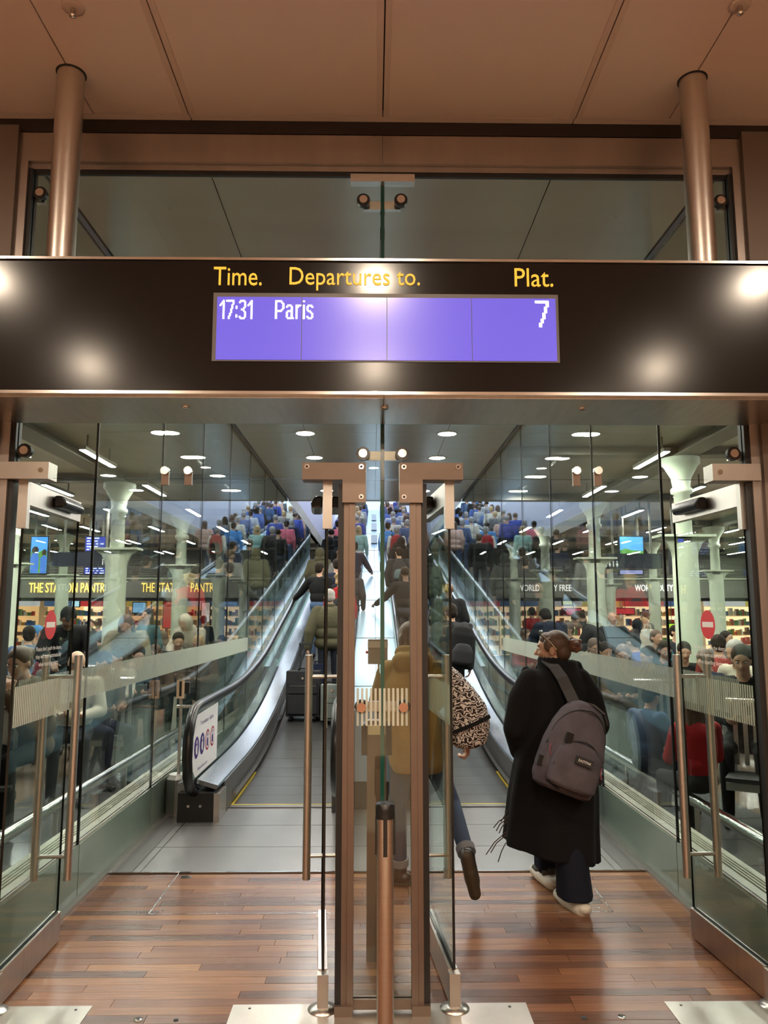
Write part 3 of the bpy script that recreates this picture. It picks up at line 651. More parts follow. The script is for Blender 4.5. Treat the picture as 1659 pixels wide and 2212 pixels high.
# median between walkways
md = thing('walkway_median', 'bright pale blue steel casing between the two moving walkways', 'casing', (0, 7.1, 0))
ysm = yrange(7.06, YK + HW + .2, .15) + [16, 24, YE]
for x0, x1 in ((-.30, -.003), (.003, .30)):
    MB().sweep([(x0, .24), (x1, .24), (x1, .86), (x0, .86)], ysm, zb).build('casing_panel', MEDIAN, md)
MB().box(-.30, .30, 7.07, 7.5, 0, .235).build('kick_plate', DARK, md)
for y in (9.0, 12.0, 15.0, 18.5, 22.5, 27): MB().box(-.30, .30, y - .006, y + .006, zb(y) + .80, zb(y) + .866).build('casing_joint', DARK, md)
for y in (24, 28, 32):
    k = MB().box(-.10, .10, y, y + .2, zb(y) + .9, zb(y) + 1.15).build('casing_box', M('light_box', (.8, .85, .9), .4), md)
# device on a pole at the median, pedestal behind the centre pane
q = at(816, 1408, 6.75)
dv = thing('control_box', 'grey steel control box with red button on a thin pole by the median', 'control box', (q.x, 6.75, 0))
zt, zl = at(816, 1381, 6.75).z, at(816, 1434, 6.75).z
MB().box(q.x - .085, q.x + .085, 6.70, 6.82, zl, zt).build('box', M('box_steel', (.30, .26, .22), .4, .6), dv, bevel=.004)
MB().box(q.x - .087, q.x + .087, 6.696, 6.824, zt - .07, zt - .015).build('lid_band', FPLATE, dv)
MB().tube([(q.x - .085, 6.75, zl + .1), (q.x - .105, 6.75, zl + .1)], .012, 10).build('button', REDP, dv)
MB().box(q.x + .0, q.x + .05, 6.74, 6.79, 0, zl).build('pole', M('box_steel', (.3, .26, .22)), dv)
pq = floor_at(815, 2072)
pd = thing('access_pedestal', 'slim bronze pedestal with black card readers behind the centre pane', 'pedestal', (pq.x, pq.y, 0))
MB().box(pq.x - .055, pq.x + .045, pq.y - .03, pq.y + .05, 0, 1.17).build('post', BRONZE, pd, bevel=.004)
for sx in (-1, 1): MB().box(*sorted((pq.x - .005 + sx * .05, pq.x - .005 + sx * .078)), pq.y - .05, pq.y + .06, 1.0, 1.155).build('card_reader', BLACKG, pd, bevel=.008)
MB().box(pq.x - .05, pq.x + .04, pq.y - .032, pq.y - .03, 1.10, 1.15).build('display', M('cream_panel', (.55, .47, .3), .5), pd)
# foreground barrier post
bx = at(832, 1900, 3.10).x
bp = thing('barrier_post', 'brushed steel retractable belt post standing in front of the centre doors', 'barrier post', (bx, 3.10, 0))
MB().tube([(bx, 3.10, .02), (bx, 3.10, .94)], .0325, 28).build('tube', STEEL, bp)
MB().lathe([(.038, .935), (.038, .985), (.034, .99)], (bx, 3.10, 0), 28).build('cap', BLACKG, bp)
MB().lathe([(.0345, .80), (.0345, .935)], (bx, 3.10, 0), 28).build('belt_head', STEEL, bp)
for a in range(4):
    c, s2 = math.cos(a * math.pi / 2), math.sin(a * math.pi / 2)
    x, y = bx + .036 * s2, 3.10 - .036 * c
    MB().box(x - (.008 if abs(c) > .5 else .003), x + (.008 if abs(c) > .5 else .003), y - (.003 if abs(c) > .5 else .008), y + (.003 if abs(c) > .5 else .008), .80, .94).build('belt_slot', BLACK, bp, bevel=.004)
MB().lathe([(.17, 0), (.17, .008), (.05, .02)], (bx, 3.10, 0), 30).build('base', STEEL, bp)
# barrier post on steel box beside the left newel
nx = at(388, 1600, 6.95).x
b2 = thing('barrier_post', 'thin barrier post on a faceted steel box beside the left walkway newel', 'barrier post', (nx, 6.95, 0))
MB().lathe([(.11, 0), (.11, .30), (.085, .335)], (nx, 6.95, 0), 8, 0, False).build('base_box', STEEL, b2)
MB().tube([(nx, 6.95, .33), (nx, 6.95, 1.02)], .014, 12).build('pole', STEEL, b2)
MB().box(nx - .035, nx + .035, 6.92, 6.98, .98, 1.14).build('belt_head', POLISH, b2, bevel=.006)
MB().box(nx - .010, nx + .010, 6.915, 6.92, 1.0, 1.13).build('belt_slot', BLACK, b2)
MB().box(nx + .035, nx + .075, 6.92, 6.98, 1.02, 1.12).build('belt_cassette', BLACK, b2, bevel=.006)
MB().tube([(nx - .03, 6.93, .91), (nx + .16, 6.93, .91)], .014, 10).build('cross_bar', POLISH, b2)

# ================================================================== HALL: columns, boards, shops, benches
def column(x, y, lab, k=1.0):
    c = thing('iron_column', lab, 'column', (x, y, 0), 0, 'cast iron hall columns')
    MB().lathe([(.24, 0), (.24, .12), (.19, .2), (.18, .4), (.175, 2.72)], (x, y, 0), 20).build('shaft', COLM, c)
    MB().lathe([(.12, 2.8), (.11, 3.42), (.15, 3.44), (.15, 3.50), (.12, 3.53), (.14, 3.66), (.24, 3.84), (.27, 3.86), (.27, 3.95)], (x, y, 0), 20).build('capital', COLM, c)
    MB().box(x - .40, x + .40, y - .16, y + .16, 2.80, 2.835).build('bracket_shelf', COLM, c)
    for sx in (-1, 1):
        MB().poly([(x + sx * .10, y - .03, 2.80), (x + sx * .37, y - .03, 2.80), (x + sx * .25, y - .03, 2.72), (x + sx * .19, y - .03, 2.60), (x + sx * .16, y - .03, 2.42), (x + sx * .10, y - .03, 2.42)], (0, .06, 0)).build('bracket', COLM, c)
dist = ['nearest', 'second', 'third', 'fourth', 'fifth']
for k in range(4): column(-4.42, 13.1 + 4.4 * k, 'pale green iron column in the left hall, %s of the row by the glass' % dist[k])
for k in range(4): column(4.40, 10.8 + 4.4 * k, 'pale green iron column in the right hall, %s of the row by the glass' % dist[k])
for k in range(2): column(-8.85, 21.9 + 4.4 * k, 'pale green iron column far out in the left hall, %s of the outer row' % dist[k])
column(-8.0, 17.0, 'pale iron column at the left edge behind the girl in the brown hoodie')
for k in range(3): column(8.8, 19.6 + 4.4 * k, 'pale green iron column far out in the right hall, %s of the outer row' % dist[k])

def panel_thing(name, label, cat, px0, py0, px1, py1, Y, depth, mat, group=None, frame=None):
    a = at(px0, py1, Y); b = at(px1, py0, Y); t = thing(name, label, cat, ((a.x + b.x) / 2, Y, a.z), 0, group)
    MB().box(a.x, b.x, Y + .002, Y + depth, a.z, b.z).build('housing', frame or DARK, t, bevel=.01)
    m = .02; MB().box(a.x + m, b.x - m, Y - .004, Y + .002, a.z + m, b.z - m).build('screen', mat, t)
    # hangers
    for x in (a.x + (b.x - a.x) * .2, a.x + (b.x - a.x) * .8): MB().box(x - .015, x + .015, Y + .02, Y + .05, b.z, ZI).build('hanger', BEAM, t)
    return t, a, b
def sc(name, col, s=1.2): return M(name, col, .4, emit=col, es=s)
t, a, b = panel_thing('advert_screen', 'tall advert screen at far left showing blue sky and two figures', 'screen', 62, 1158, 106, 1240, 18, .12, sc('ad_sky', (.08, .33, .85), .9))
hgt = b.z - a.z; wd = b.x - a.x
def adp(pts, col, nm, dy=.006): MB().poly([(a.x + wd * p, 18 - dy, a.z + hgt * q_) for p, q_ in pts], (0, .002, 0)).build(nm, col, t)
adp([(.06, .03), (.94, .03), (.94, .6), (.7, .63), (.45, .56), (.2, .62), (.06, .6)], sc('ad_green', (.10, .30, .06), .5), 'picture_hills')
adp([(.1, .03), (.5, .03), (.52, .42), (.45, .55), (.15, .55), (.06, .4)], sc('ad_blue', (.06, .18, .65), .5), 'picture_figure', .009)
adp([(.62, .03), (.92, .03), (.94, .45), (.8, .5), (.6, .42)], sc('ad_blue', (.06, .18, .65)), 'picture_figure', .009)
adp([(.15, .56), (.42, .56), (.5, .64), (.4, .72), (.2, .72), (.1, .64)], sc('ad_hair', (.05, .03, .02), .1), 'picture_hair', .011)
adp([(.68, .5), (.9, .5), (.92, .62), (.8, .66), (.68, .6)], sc('ad_hair', (.05, .03, .02)), 'picture_hair', .011)
def board(lab, px0, py0, px1, py1, Y, rows):
    t, a, b = panel_thing('departure_board', lab, 'screen', px0, py0, px1, py1, Y, .15, sc('board_blue', (.02, .035, .28), 1.0), 'blue departure boards')
    mb = MB(); r2 = random.Random(px0)
    for k in range(rows):
        z = b.z - (k + .8) / (rows + .6) * (b.z - a.z); x = a.x + .05
        while x < b.x - .12:
            L = r2.uniform(.04, .14); mb.box(x, min(x + L, b.x - .05), Y - .008, Y - .005, z - .010, z + .012); x += L + r2.uniform(.03, .12)
    mb.build('board_text', sc('board_text', (.75, .85, 1), 1.2), t)['kind'] = 'stuff'
board('blue departure board above the left wayfinding sign', 182, 1158, 230, 1192, 17, 5)
board('blue departure board below the left wayfinding sign', 180, 1224, 230, 1242, 17.4, 3)
board('tall blue departure board at right beside the fat column', 1452, 1160, 1478, 1240, 15, 12)
t, a, b = panel_thing('advert_screen', 'square screen in the right hall with blue sky and green land', 'screen', 1338, 1158, 1390, 1198, 17, .12, sc('ad_sky', (.08, .33, .85)))
MB().poly([(a.x + .02, 16.99, a.z + .02), (b.x - .02, 16.99, a.z + .02), (b.x - .02, 16.99, a.z + .08), ((a.x + b.x) / 2, 16.99, a.z + .1), (a.x + .15, 16.99, a.z + .14), (a.x + .02, 16.99, a.z + .10)], (0, .002, 0)).build('picture_land', sc('ad_green', (.1, .3, .06)), t)
t, a, b = panel_thing('advert_screen', 'small screen under the right wayfinding sign', 'screen', 1338, 1230, 1390, 1242, 17.4, .12, sc('ad_mauve', (.35, .38, .75), .6))
NAVY = M('wayfinding_navy', (.012, .016, .035), .4)
for (lab, x0_, x1_, y0_, y1_, pic) in (('dark wayfinding sign with toilet pictograms in the left hall', 112, 247, 1193, 1223, (222, 228, 234, 240)), ('dark wayfinding sign with toilet pictograms in the right hall', 1308, 1430, 1196, 1228, (1310, 1317, 1325, 1333))):
    Y = 16.2; a = at(x0_, y1_, Y); b = at(x1_, y0_, Y)
    t = thing('wayfinding_sign', lab, 'sign', ((a.x + b.x) / 2, Y, a.z), 0, 'wayfinding signs')
    MB().box(a.x, b.x, Y, Y + .2, a.z, b.z).build('sign_box', NAVY, t, bevel=.01)
    for x in (a.x + .2, b.x - .2): MB().box(x - .02, x + .02, Y + .08, Y + .12, b.z, ZI).build('hanger', BEAM, t)
    for i, px in enumerate(pic):
        q = at(px, (y0_ + y1_) / 2 + 6, Y); m = MB(); m.box(q.x - .012, q.x + .012, Y - .006, Y - .002, q.z - .06, q.z + .03); m.disc_y((q.x, Y - .004, q.z + .05), .014, .003, 0, 10)
        if i % 2: m.box(q.x - .025, q.x + .025, Y - .006, Y - .002, q.z - .03, q.z + .0)
        m.build('pictogram', sc('pict_white', (.8, .85, .8), .5), t)
# shops at the far end
YSH = 29.0
for s_, nm in ((-1, 'left'), (1, 'right')):
    wl_ = MB().box(*sorted((s_ * 1.87, s_ * 18)), YSH + 3.5, YSH + 3.7, 0, ZI).build('wall_back_' + nm, M('shop_back', (.55, .42, .26), .6)); tag(wl_, 'back wall of the %s shop' % nm, kind='structure')
    a = at(0, 1250, YSH).z; b = at(0, 1291, YSH).z
    fs_ = MB().box(*sorted((s_ * 1.87, s_ * 18)), YSH, YSH + .5, b, a).build('trim_fascia_' + nm, FASC); tag(fs_, 'olive grey fascia band above the %s shops' % nm, kind='structure')
    MB().box(*sorted((s_ * 1.87, s_ * 18)), YSH + .1, YSH + .5, b - .12, b - .01).build('soffit_line', DARK, fs_)
    MB().box(*sorted((s_ * 1.87, s_ * 18)), YSH + .05, YSH + .5, a + .04, ZI).build('louvre_backing', GREYW, fs_)
    for k in range(12): MB().box(*sorted((s_ * 1.87, s_ * 18)), YSH - .02, YSH + .04, a + .08 + k * .085, a + .12 + k * .085).build('louvre_slat', BEAM, fs_)
    MB().box(*sorted((s_ * 1.87, s_ * 18)), YSH - .06, YSH + .1, a - .02, a + .04).build('cornice', COLM, fs_)
LY = sc('letter_yellow', (1.0, .72, .16), 1.5); LW_ = sc('letter_white', (.95, .93, .9), 1.1)
def shop_sign(lab, txt, px0, px1, py0, py1, mat, Y=YSH - .03):
    a = at(px0, py1, Y); b = at(px1, py0, Y); t = thing('shop_sign', lab, 'sign', (a.x, Y, a.z), 0, 'shop name letters')
    lettering('lettering', txt, a.x, b.x, a.z, b.z, Y, mat, t, .04)
shop_sign('yellow lit shop name letters on the fascia at far left', 'THE STATION PANTRY', 62, 237, 1259, 1280, LY)
shop_sign('yellow lit shop name letters behind the left columns nearer the walkway', 'THE STATION PANTRY', 305, 472, 1259, 1279, LY)
shop_sign('white shop name letters on the fascia beside the right walkway', 'WORLD DUTY FREE', 1118, 1234, 1263, 1277, LW_)
shop_sign('white shop name letters on the fascia further right', 'WORLD DUTY FREE', 1372, 1482, 1263, 1277, LW_)
r3 = random.Random(5)
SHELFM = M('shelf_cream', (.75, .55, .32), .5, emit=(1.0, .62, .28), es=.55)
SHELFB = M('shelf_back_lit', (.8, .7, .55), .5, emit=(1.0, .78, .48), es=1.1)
stock = [M('stock_%s' % n, c, .5) for n, c in (('red', (.5, .04, .03)), ('amber', (.6, .3, .06)), ('white', (.7, .68, .62)), ('brown', (.16, .07, .03)), ('blue', (.08, .18, .4)), ('green', (.12, .3, .1)))]
for s_, nm in ((-1, 'left'), (1, 'right')):
    for k in range(8):
        x = s_ * (4.2 + k * 1.62); y = YSH + 1.2 + .5 * (k % 2)
        t = thing('shop_shelving', 'back lit %s shelf unit of mixed goods in the %s shop, %s from the walkway' % (('cream', 'amber')[k % 2], nm, (rowname + ['eighth'])[k]), 'shelves', (x, y, 0), 0, 'lit shelving in the shops')
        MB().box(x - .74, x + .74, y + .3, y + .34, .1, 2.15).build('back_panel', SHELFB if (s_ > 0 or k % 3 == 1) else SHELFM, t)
        MB().box(x - .76, x + .76, y + .02, y + .34, 0, .1).build('plinth', DARK, t)
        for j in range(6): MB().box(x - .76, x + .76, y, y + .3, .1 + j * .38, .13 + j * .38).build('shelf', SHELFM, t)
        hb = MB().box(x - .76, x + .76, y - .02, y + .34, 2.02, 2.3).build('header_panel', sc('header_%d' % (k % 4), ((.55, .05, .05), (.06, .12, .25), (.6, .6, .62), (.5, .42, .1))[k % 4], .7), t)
        mb = MB()
        for j in range(5):
            xx = x - .7
            while xx < x + .66:
                w_ = r3.uniform(.05, .16); h_ = r3.uniform(.12, .3); mb.box(xx, xx + w_ - .01, y + .04, y + .22, .13 + j * .38, .13 + j * .38 + h_, r3.randrange(6)); xx += w_ + r3.choice((0, 0, .05))
        mb.build('stock', stock, t)['kind'] = 'stuff'
for lab, px0, py0, px1, py1, col in (('red hanging poster in the left shop', 350, 1298, 382, 1358, (.45, .02, .03)), ('light blue menu screen in the left shop', 285, 1300, 315, 1325, (.25, .55, .85)), ('orange pillar panel in the left shop', 315, 1290, 328, 1330, (.75, .36, .06)), ('small pale blue screen in the left shop', 153, 1296, 173, 1312, (.45, .75, .85)), ('red and white menu panel by the left columns', 433, 1300, 455, 1345, (.75, .6, .55)),
        ('red sale poster in the right shop', 1222, 1313, 1256, 1330, (.65, .07, .12)), ('red promotion banner by the bald standing man', 1330, 1313, 1372, 1328, (.6, .04, .05)), ('lime green panel in the right shop', 1442, 1346, 1462, 1372, (.35, .55, .03)), ('yellow fruit poster high in the right shop', 1214, 1292, 1237, 1308, (.75, .75, .25)), ('blue screen beside the right column', 1495, 1302, 1505, 1335, (.3, .55, .75))):
    Y = YSH + .8; a = at(px0, py1, Y); b = at(px1, py0, Y)
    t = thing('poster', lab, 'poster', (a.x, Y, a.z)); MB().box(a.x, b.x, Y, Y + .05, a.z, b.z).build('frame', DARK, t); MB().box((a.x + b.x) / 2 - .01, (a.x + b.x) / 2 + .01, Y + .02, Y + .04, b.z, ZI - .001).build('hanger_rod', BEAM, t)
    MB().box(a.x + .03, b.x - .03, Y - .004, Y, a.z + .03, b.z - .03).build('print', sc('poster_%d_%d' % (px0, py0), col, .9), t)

def bench(x, y, n, lab, rz=0):
    t = thing('bench_row', lab, 'bench', (x, y, 0), rz, 'steel bench rows')
    SM = M('bench_steel', (.42, .44, .42), .35, .8); w_ = .58
    MB().box(-n * w_ / 2, n * w_ / 2, -.03, .03, .30, .36).build('beam', SM, t, local=True)
    MB().tube([(-n * w_ / 2, -.26, .98), (n * w_ / 2, -.26, .98)], .035, 10).build('top_rail', POLISH, t, local=True)
    for k in range(n):
        cx_ = -n * w_ / 2 + (k + .5) * w_
        MB().poly([(cx_ - .27, -.2, .42), (cx_ - .27, .26, .44), (cx_ - .27, .26, .41), (cx_ - .27, -.2, .39)], (.54, 0, 0)).build('seat', DARK, t, local=True)
        mb = MB()
        for j in range(7): mb.box(cx_ - .26 + j * .077, cx_ - .225 + j * .077, -.27, -.25, .46, .97)
        mb.build('back_slats', SM, t, local=True)['kind'] = 'stuff'
    for sx in (-1, 1):
        xx = sx * (n * w_ / 2 - .3); MB().poly([(xx - .02, -.02, .3), (xx - .02, .02, .3), (xx - .02, .25, 0), (xx - .02, .2, 0)], (.04, 0, 0)).build('leg', DARK, t, local=True)
        MB().poly([(xx - .02, -.02, .3), (xx - .02, .02, .3), (xx - .02, -.2, 0), (xx - .02, -.25, 0)], (.04, 0, 0)).build('leg', DARK, t, local=True)
bench(-3.6, 8.6, 3, 'steel bench row nearest the left corridor glass', R(180)); bench(-4.6, 10.8, 5, 'steel bench row behind the first in the left hall', R(180)); bench(-5.4, 15, 5, 'steel bench row beyond the nearest left column', R(180))
bench(3.7, 8.3, 3, 'steel bench row nearest the right corridor glass', R(180)); bench(4.3, 10.0, 5, 'steel bench row behind the first in the right hall', R(180)); bench(5.0, 12.6, 5, 'steel bench row beside the bald standing man', R(180))
bench(-3.35, 6.0, 2, 'steel bench under the girl in the brown hoodie', R(200)); bench(3.35, 6.15, 2, 'black bench seats behind the red hooded person', R(150))
# ================================================================== PEOPLE
V = Vector
_ico = None
def ico():
    global _ico
    if _ico is None:
        bm = bmesh.new(); bmesh.ops.create_icosphere(bm, subdivisions=3, radius=1.0)
        _ico = ([v.co.copy() for v in bm.verts], [tuple(v.index for v in f.verts) for f in bm.faces]); bm.free()
    return _ico
class Fig:
    """a figure gathered from ellipsoids, tapered capsules and lofts, grown into one continuous skin by a voxel remesh"""
    def __init__(s): s.v = []; s.f = []; s.prims = []
    def _add(s, vs, fs): b = len(s.v); s.v += [tuple(v) for v in vs]; s.f += [tuple(b + i for i in f) for f in fs]
    def ell(s, c, r, mi=0, rot=None):
        c = V(c); Rm = rot or Matrix.Identity(3); vs, fs = ico()
        s._add([c + Rm @ V((v.x * r[0], v.y * r[1], v.z * r[2])) for v in vs], fs); s.prims.append(('e', c, r, Rm.transposed(), mi)); return s
    def cap(s, a, b, r0, r1=None, mi=0):
        a, b = V(a), V(b); r1 = r0 if r1 is None else r1; d = (b - a); L = d.length; t = d / max(L, 1e-6)
        x = t.orthogonal().normalized(); y = t.cross(x); seg = 14; rings = []
        for k in range(1, 5): an = math.pi / 2 * (1 - k / 4); rings.append((a - t * r0 * math.sin(an), r0 * math.cos(an)))
        for k in range(0, 4): an = math.pi / 2 * k / 4; rings.append((b + t * r1 * math.sin(an), r1 * math.cos(an)))
        vs = [c + (x * math.cos(2 * math.pi * i / seg) + y * math.sin(2 * math.pi * i / seg)) * r for c, r in rings for i in range(seg)]
        n = len(rings); fs = [(i * seg + k, i * seg + (k + 1) % seg, (i + 1) * seg + (k + 1) % seg, (i + 1) * seg + k) for i in range(n - 1) for k in range(seg)]
        vs += [a - t * r0, b + t * r1]; m = n * seg
        fs += [(m, (k + 1) % seg, k) for k in range(seg)] + [(m + 1, (n - 1) * seg + k, (n - 1) * seg + (k + 1) % seg) for k in range(seg)]
        s._add(vs, fs); s.prims.append(('c', a, b, r0, r1, mi)); return s
    def chain(s, pts, rs, mi=0):
        for i in range(len(pts) - 1): s.cap(pts[i], pts[i + 1], rs[i], rs[i + 1], mi)
        return s
    def loft(s, rings, mi=0, seg=40, fold=0.0, nf=9, ph=0.0):
        """rings of (centre, rx, ry, turn)"""
        vs = []; n = len(rings)
        for i, (c, rx, ry, tn) in enumerate(rings):
            for k in range(seg):
                an = 2 * math.pi * k / seg; f = 1 + fold * (i / (n - 1)) * math.sin(nf * an + ph + i * .12)
                x, y = rx * f * math.cos(an), ry * f * math.sin(an)
                vs.append((c[0] + x * math.cos(tn) - y * math.sin(tn), c[1] + x * math.sin(tn) + y * math.cos(tn), c[2] + (c[3] * math.cos(an) if len(c) > 3 else 0)))
        fs = [(i * seg + k, i * seg + (k + 1) % seg, (i + 1) * seg + (k + 1) % seg, (i + 1) * seg + k) for i in range(n - 1) for k in range(seg)]
        fs += [tuple(range(seg))[::-1], tuple(range((n - 1) * seg, n * seg))]
        s._add(vs, fs); s.prims.append(('l', mi)); return s
    def build(s, name, mats, voxel, parent=None, local=True, smooth=2):
        me = bpy.data.meshes.new('tmp'); me.from_pydata(s.v, [], s.f)
        bm = bmesh.new(); bm.from_mesh(me); bmesh.ops.recalc_face_normals(bm, faces=bm.faces[:]); bm.to_mesh(me); bm.free()
        o = bpy.data.objects.new('tmp', me); COL.objects.link(o)
        rm = o.modifiers.new('r', 'REMESH'); rm.mode = 'VOXEL'; rm.voxel_size = voxel; rm.use_smooth_shade = True
        if smooth: sm = o.modifiers.new('s', 'SMOOTH'); sm.factor = .5; sm.iterations = smooth
        dg = bpy.context.evaluated_depsgraph_get(); m2 = bpy.data.meshes.new_from_object(o.evaluated_get(dg)); m2.name = name
        bpy.data.objects.remove(o); bpy.data.meshes.remove(me)
        n = len(m2.polygons); P = np.empty(n * 3, np.float32)
        m2.polygons.foreach_get('center', P); P = P.reshape(-1, 3)
        if len({p[-1] for p in s.prims}) > 1:
            best = np.full(n, 1e9); idx = np.zeros(n, np.int32)
            for p in s.prims:
                if p[0] == 'e':
                    q = (P - np.array(p[1])) @ np.array(p[3]).T; r = np.array(p[2]); k = np.linalg.norm(q / r, axis=1)
                    d = (k - 1) * np.linalg.norm(q, axis=1) / np.maximum(k, 1e-6)
                elif p[0] == 'c':
                    a, b = np.array(p[1]), np.array(p[2]); ab = b - a; t = np.clip(((P - a) @ ab) / max(ab @ ab, 1e-9), 0, 1)
                    d = np.linalg.norm(P - a - t[:, None] * ab, axis=1) - (p[3] + (p[4] - p[3]) * t)
                else: continue
                m = d < best; best[m] = d[m]; idx[m] = p[-1]
        m2.polygons.foreach_set('use_smooth', [True] * n)
        m2.materials.clear()
        for m in mats: m2.materials.append(m)
        if len({p[-1] for p in s.prims}) > 1: m2.polygons.foreach_set('material_index', idx)
        o = bpy.data.objects.new(name, m2); COL.objects.link(o)
        if parent is not None: adopt(o, parent, local)
        return o
def hand(F_, wr, d, n, mi=0, curl=.5, k=1.0, thumb=None):
    """wrist, direction of the fingers, palm normal; fingers curl towards the palm normal"""
    wr, d, n = V(wr), V(d).normalized(), V(n); n = (n - d * n.dot(d)).normalized(); sd = d.cross(n)
    th = thumb or 1
    pc = wr + d * .045 * k
    Rm = Matrix((sd, n, d)).transposed(); F_.ell(pc, (.040 * k, .016 * k, .052 * k), mi, Rm); F_.cap(wr, pc, .025 * k, .022 * k, mi)
    for i, L in enumerate((.072, .082, .076, .060)):
        b = wr + d * .085 * k + sd * (-.030 + .020 * i) * k * th; c1 = curl; c2 = curl * 2
        p1 = b + (d * math.cos(c1) + n * math.sin(c1)) * L * .5 * k; p2 = p1 + (d * math.cos(c2 + .2) + n * math.sin(c2 + .2)) * L * .5 * k
        F_.cap(b - d * .02, p1, .0095 * k, .0085 * k, mi); F_.cap(p1, p2, .0085 * k, .0072 * k, mi)
    b = wr + d * .030 * k - sd * .030 * k * th; p1 = b + (d * .7 - sd * th * .7 + n * .3) * .038 * k; p2 = p1 + (d * .9 - sd * th * .1 + n * .4) * .032 * k
    F_.cap(b, p1, .012 * k, .010 * k, mi); F_.cap(p1, p2, .010 * k, .0085 * k, mi)
def head(F_, c, Hm, mi=0, k=1.0, fine=False):
    c = V(c)
    def p(x, y, z): return c + Hm @ V((x * k, y * k, z * k))
    F_.ell(c + Hm @ V((0, -.008, .022)) * k, (.074 * k, .094 * k, .088 * k), mi, Hm)
    F_.ell(p(0, .028, -.035), (.056 * k, .060 * k, .072 * k), mi, Hm)
    F_.cap(p(0, .072, -.083), p(0, .060, -.075), .022 * k, .03 * k, mi)         # chin
    F_.cap(p(0, .083, .014), p(0, .104, -.022), .009 * k, .013 * k, mi)        # nose
    F_.cap(p(-.036, .062, -.018), p(-.026, .070, -.022), .020 * k, .018 * k, mi); F_.cap(p(.036, .062, -.018), p(.026, .070, -.022), .020 * k, .018 * k, mi)
    F_.cap(p(-.030, .075, .030), p(.030, .075, .030), .012 * k, .012 * k, mi)  # brow
    F_.cap(p(-.016, .080, -.052), p(.016, .080, -.052), .008 * k, .008 * k, mi)
    for sx in (-1, 1): F_.ell(p(sx * .076, -.005, -.008), (.010 * k, .018 * k, .030 * k), mi, Hm)
def eyes(c, Hm, par, k=1.0):
    c = V(c)
    for sx in (-1, 1):
        q = c + Hm @ V((sx * .030, .079, .008)) * k
        mb = MB(); vs, fs = ico(); r = .0105 * k
        e = mb.add([q + v * r for v in vs], fs, 0, True).build('eye', EYEW, par, True)
        q2 = c + Hm @ V((sx * .030, .0865, .008)) * k; MB().add([q2 + v * .0052 * k for v in vs], fs, 0, True).build('iris', DARK, e, True)
        a = c + Hm @ V((sx * .014, .089, .028)) * k; b = c + Hm @ V((sx * .046, .078, .028)) * k; MB().tube([a, b], .0028 * k, 6).build('eyebrow', HAIRD, par, True)
    a = c + Hm @ V((-.020, .088, -.053)) * k; b = c + Hm @ V((0, .0905, -.053)) * k; d = c + Hm @ V((.020, .088, -.053)) * k
    MB().tube([a, b, d], [.003 * k, .0055 * k, .003 * k], 8).build('mouth', LIPS, par, True)
def Rz(a): return Matrix.Rotation(a, 3, 'Z')
def Rx(a): return Matrix.Rotation(a, 3, 'X')
SKIN = M('skin', (.52, .30, .20), .5); SKIND = M('skin_dark', (.16, .08, .05), .5); EYEW = M('eye_white', (.6, .58, .55), .3); LIPS = M('lips', (.36, .12, .10), .5)
HAIRD = M('hair_dark', (.018, .012, .009), .65, spec=.12, noise=.5, nscale=60, stretch=(1, 1, .15)); HAIRB = M('hair_brown', (.085, .045, .026), .5, noise=.5, nscale=60, stretch=(1, 1, .15))
HAIRL = M('hair_blonde', (.42, .28, .13), .5, noise=.4, nscale=60, stretch=(1, 1, .15)); HAIRG = M('hair_grey', (.28, .26, .24), .6, noise=.3, nscale=60)
def cloth(name, c, rough=.85, **k): return M('cloth_' + name, c, rough, spec=.2, noise=k.get('noise', .18), nscale=k.get('nscale', 7), bump=k.get('bump', .35), bscale=k.get('bscale', 18))
CB = cloth('black', (.010, .010, .011)); CJ = cloth('jeans', (.045, .065, .11)); CDJ = cloth('dark_jeans', (.022, .025, .036)); COL_ = cloth('olive', (.075, .068, .040))
CNV = cloth('navy', (.014, .020, .045)); CRB = cloth('royal_blue', (.045, .065, .26)); CWH = cloth('cream', (.55, .50, .40)); CRD = cloth('red', (.30, .015, .02)); CMU = cloth('mustard', (.30, .195, .07))
CGR = cloth('grey', (.14, .14, .14)); CGN = cloth('mint', (.26, .42, .35)); CBW = cloth('brown', (.10, .065, .04)); CDN = cloth('denim_blue', (.06, .10, .19)); CTL = cloth('teal', (.04, .12, .15)); CPK = cloth('pink', (.55, .12, .16)); CSB = cloth('sky_blue', (.07, .22, .45)); COR = cloth('pale_peach', (.5, .32, .25)); CDG = cloth('charcoal', (.03, .03, .034))
SHOE = M('shoe_dark', (.02, .015, .012), .5); SHOEW = M('shoe_sole', (.62, .58, .50), .6)
STAND = dict(neck=(0, -.01, 1.44), head=(0, .02, 1.60), chest=(0, 0, 1.25), belly=(0, 0, 1.08), pelvis=(0, -.005, .93),
    sh=((-.175, -.01, 1.385), (.175, -.01, 1.385)), el=((-.235, -.05, 1.12), (.235, -.05, 1.12)), wr=((-.235, .04, .89), (.235, .04, .89)),
    hip=((-.09, 0, .89), (.09, 0, .89)), kn=((-.10, .03, .49), (.10, .03, .49)), an=((-.10, -.03, .085), (.10, -.03, .085)), toe=((0, 1, 0), (0, 1, 0)),
    hd=((0, .15, -1), (0, .15, -1)), hn=((1, 0, 0), (-1, 0, 0)), curl=.5, turn=0.0, nod=0.0)
